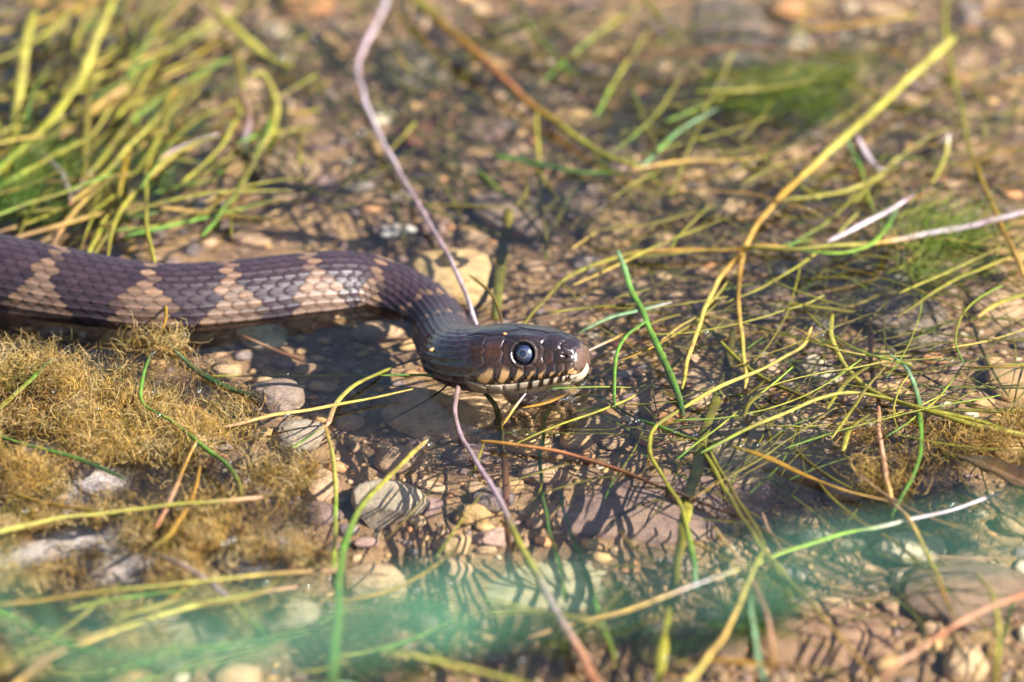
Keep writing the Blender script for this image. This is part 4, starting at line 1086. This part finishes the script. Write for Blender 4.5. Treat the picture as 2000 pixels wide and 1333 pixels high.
# bubbles
BV, BF = ICO[3]
bub_me = bpy.data.meshes.new('air_bubble'); bub_me.from_pydata([tuple(v) for v in BV], [], [tuple(f_) for f_ in BF])
bub_me.polygons.foreach_set('use_smooth', np.ones(len(BF), bool)); bub_me.materials.append(M_BUBBLE)
def bubble(u, v, z, r, label, group):
    o = bpy.data.objects.new('air_bubble', bub_me); COL.objects.link(o)
    o.location = tuple(P(u, v, z)); o.scale = (r*MM,)*3
    tag(o, label, 'bubble', group)
sets = [
 ('tiny clear bubble clinging to the stems of the tangle', 'bubbles in the tangle', [(1310, 592), (1358, 850), (1322, 838), (1327, 832), (1318, 845), (1342, 862), (1255, 828), (1245, 822), (1232, 826), (1532, 812), (1548, 806), (1560, 802), (1600, 782), (1380, 650), (1452, 880), (1450, 870), (1610, 630), (1612, 645), (1606, 655), (1618, 640), (1740, 692), (1752, 702), (1765, 715), (1780, 740), (1535, 738), (1845, 700), (1860, 705), (1980, 722), (1205, 492), (1308, 578), (1390, 748), (1400, 1040), (1480, 870), (1860, 985), (1676, 940), (1398, 992)], (.35, .75), (1, 2)),
 ('bright bubble at the tip of the tall green blade', 'bubbles at the tip of the tall green blade', [(832, 862), (840, 868), (826, 872), (836, 856)], (.5, .8), (2.5, 4)),
 ('tiny clear bubble caught in the algae mat', 'bubbles in the algae mat', [(345, 985), (300, 690), (448, 905), (106, 765), (28, 770), (300, 765), (265, 762), (190, 800), (390, 765), (360, 655), (287, 652), (508, 798), (310, 812), (380, 872), (560, 812), (480, 940), (92, 1072), (50, 998), (582, 882)], (.45, .9), (3, 4.5)),
 ('bubble in the froth beneath the snout', 'froth beneath the snout', [(1120, 770), (1128, 764), (1112, 776), (1134, 757), (1122, 780), (1106, 779), (1140, 750), (1098, 781), (1117, 784)], (.4, .8), (.3, 1.2)),
 ('blurred glinting bubble in the far weed', 'glinting bubbles in the far weed', [(690, 55), (612, 72), (395, 320), (310, 330), (285, 345), (360, 70), (485, 200), (552, 112), (1295, 120), (1755, 245), (1720, 330), (1450, 115), (1770, 130), (1990, 268), (700, 262), (712, 255), (1075, 120), (240, 405), (75, 410), (510, 355)], (.7, 1.2), (1.5, 3)),
 ('glinting bubble stranded at the near shore', 'bubbles at the near shore', [(262, 1212), (275, 1207), (572, 1156), (440, 1062), (455, 1054), (545, 1310), (1020, 1290), (1300, 1285), (600, 1145), (520, 1140)], (.6, 1.1), (3, 8)),
]
for lab, grp, pl, rr, zz in sets:
    for u, v in pl: bubble(u, v, random.uniform(*zz), random.uniform(*rr), lab, grp)

# the countless pin-prick bubbles strung along the floating stems
bv, bf = ICO[1]; vs_, fs_ = [], []
for k in range(420):
    tr_ = TRACK[rng.integers(len(TRACK))]; q_ = catmull(tr_, 60)[rng.integers(60)]
    r_ = rng.uniform(.16, .42)*MM
    vs_.append(bv*r_+q_+np.array((rng.normal(0, .5), rng.normal(0, .5), .7+abs(rng.normal(0, .3))))*MM); fs_.append(bf+k*len(bv))
tag(mesh_obj('tiny_bubbles', np.vstack(vs_), np.vstack(fs_), M_BUBBLE), 'pin-prick bubbles strung along the floating weed', 'bubbles', kind='stuff')

def crumb(label, u, v, up, r, col, seed):
    q, fa = stone_shape(2, seed, .35, .6)
    o = mesh_obj('crumb', q*np.array((1.5, 1, .7))*r*MM, fa, M_STONE)
    dg = bpy.context.evaluated_depsgraph_get()
    d = FW + RT*((u-1000)/PXMM*MM/DIST) + UPV*((666.5-v)/PXMM*MM/DIST)
    # first vertex of the snake skin near the line of sight, on the viewer's side
    dn = d/np.linalg.norm(d); rel = Vf-CAMP; along = rel@dn
    off = np.linalg.norm(rel-along[:, None]*dn, axis=1)
    k = np.argmin(along+off*200)
    o.location = tuple(Vf[k]); o.color = (*col, 1)
    tag(o, label, 'crumb')
crumb('tan crumb stuck to the wet neck of the snake', 845, 684, 0, .75, (.42, .23, .09), 71)
crumb('tiny orange speck on the crown of the snake', 985, 652, 0, .42, (.40, .18, .06), 72)

# tall grass on the near bank, far out of focus, arching across the view
def ray_at(u, v, D):
    d = FW + RT*((u-1000)/PXMM*MM/DIST) + UPV*((666.5-v)/PXMM*MM/DIST)
    return CAMP+d/np.linalg.norm(d)*D
tuft = bpy.data.objects.new('grass_tuft', None); COL.objects.link(tuft)
tb = Vector((-.22, -.80, -.033)); tuft.location = tb
tag(tuft, 'blurred green grass tuft on the near bank arching across the water', 'grass')
def arch(path, D, width, cols, seed, base):
    pts = [np.array(tb)+np.array(base), np.array(tb)+np.array(base)+np.array((-.02, .01, .18))]+[ray_at(u, v, d_) for (u, v), d_ in zip(path, np.linspace(D[0], D[1], len(path)))]
    V_, fs, cc = strand_mesh(pts, width, cols, .08, seed=seed, step=5, taper=(.9, .1))
    mesh_obj('blade', V_-np.array(tb), fs, M_WEED, tuft, cc)
CK['q'] = srgb(84, 148, 118); CK['Q'] = srgb(78, 136, 84)
arch([(-300, 1330), (100, 1270), (500, 1225), (900, 1180), (1300, 1135), (1700, 1075), (2200, 1010)], (1.10, 1.16), [2.2, 2.6, 3.2, 4, 4.4, 4.4, 3], 'QqqQqqq', 901, (0, 0, 0))
arch([(-250, 1420), (200, 1330), (600, 1255), (900, 1200), (1200, 1165), (1500, 1130), (1900, 1040), (2300, 960)], (1.14, 1.2), [2, 2.5, 3.2, 3.6, 3.6, 3], 'QQqqqqq', 902, (.015, .01, 0))
arch([(-250, 1300), (150, 1320), (500, 1290), (700, 1225), (800, 1215), (950, 1260)], (1.38, 1.42), [4, 5, 5, 5, 4, 2], 'QQQQQ', 903, (-.012, -.01, 0))

# ------------------------------------------------------------------ sunlight bent by the water surface
sun_d.cycles.is_caustics_light = True
water.cycles.is_caustics_caster = True
for o in COL.objects:
    if o.type == 'MESH' and o is not water and o.active_material not in (M_BUBBLE,):
        o.cycles.is_caustics_receiver = True
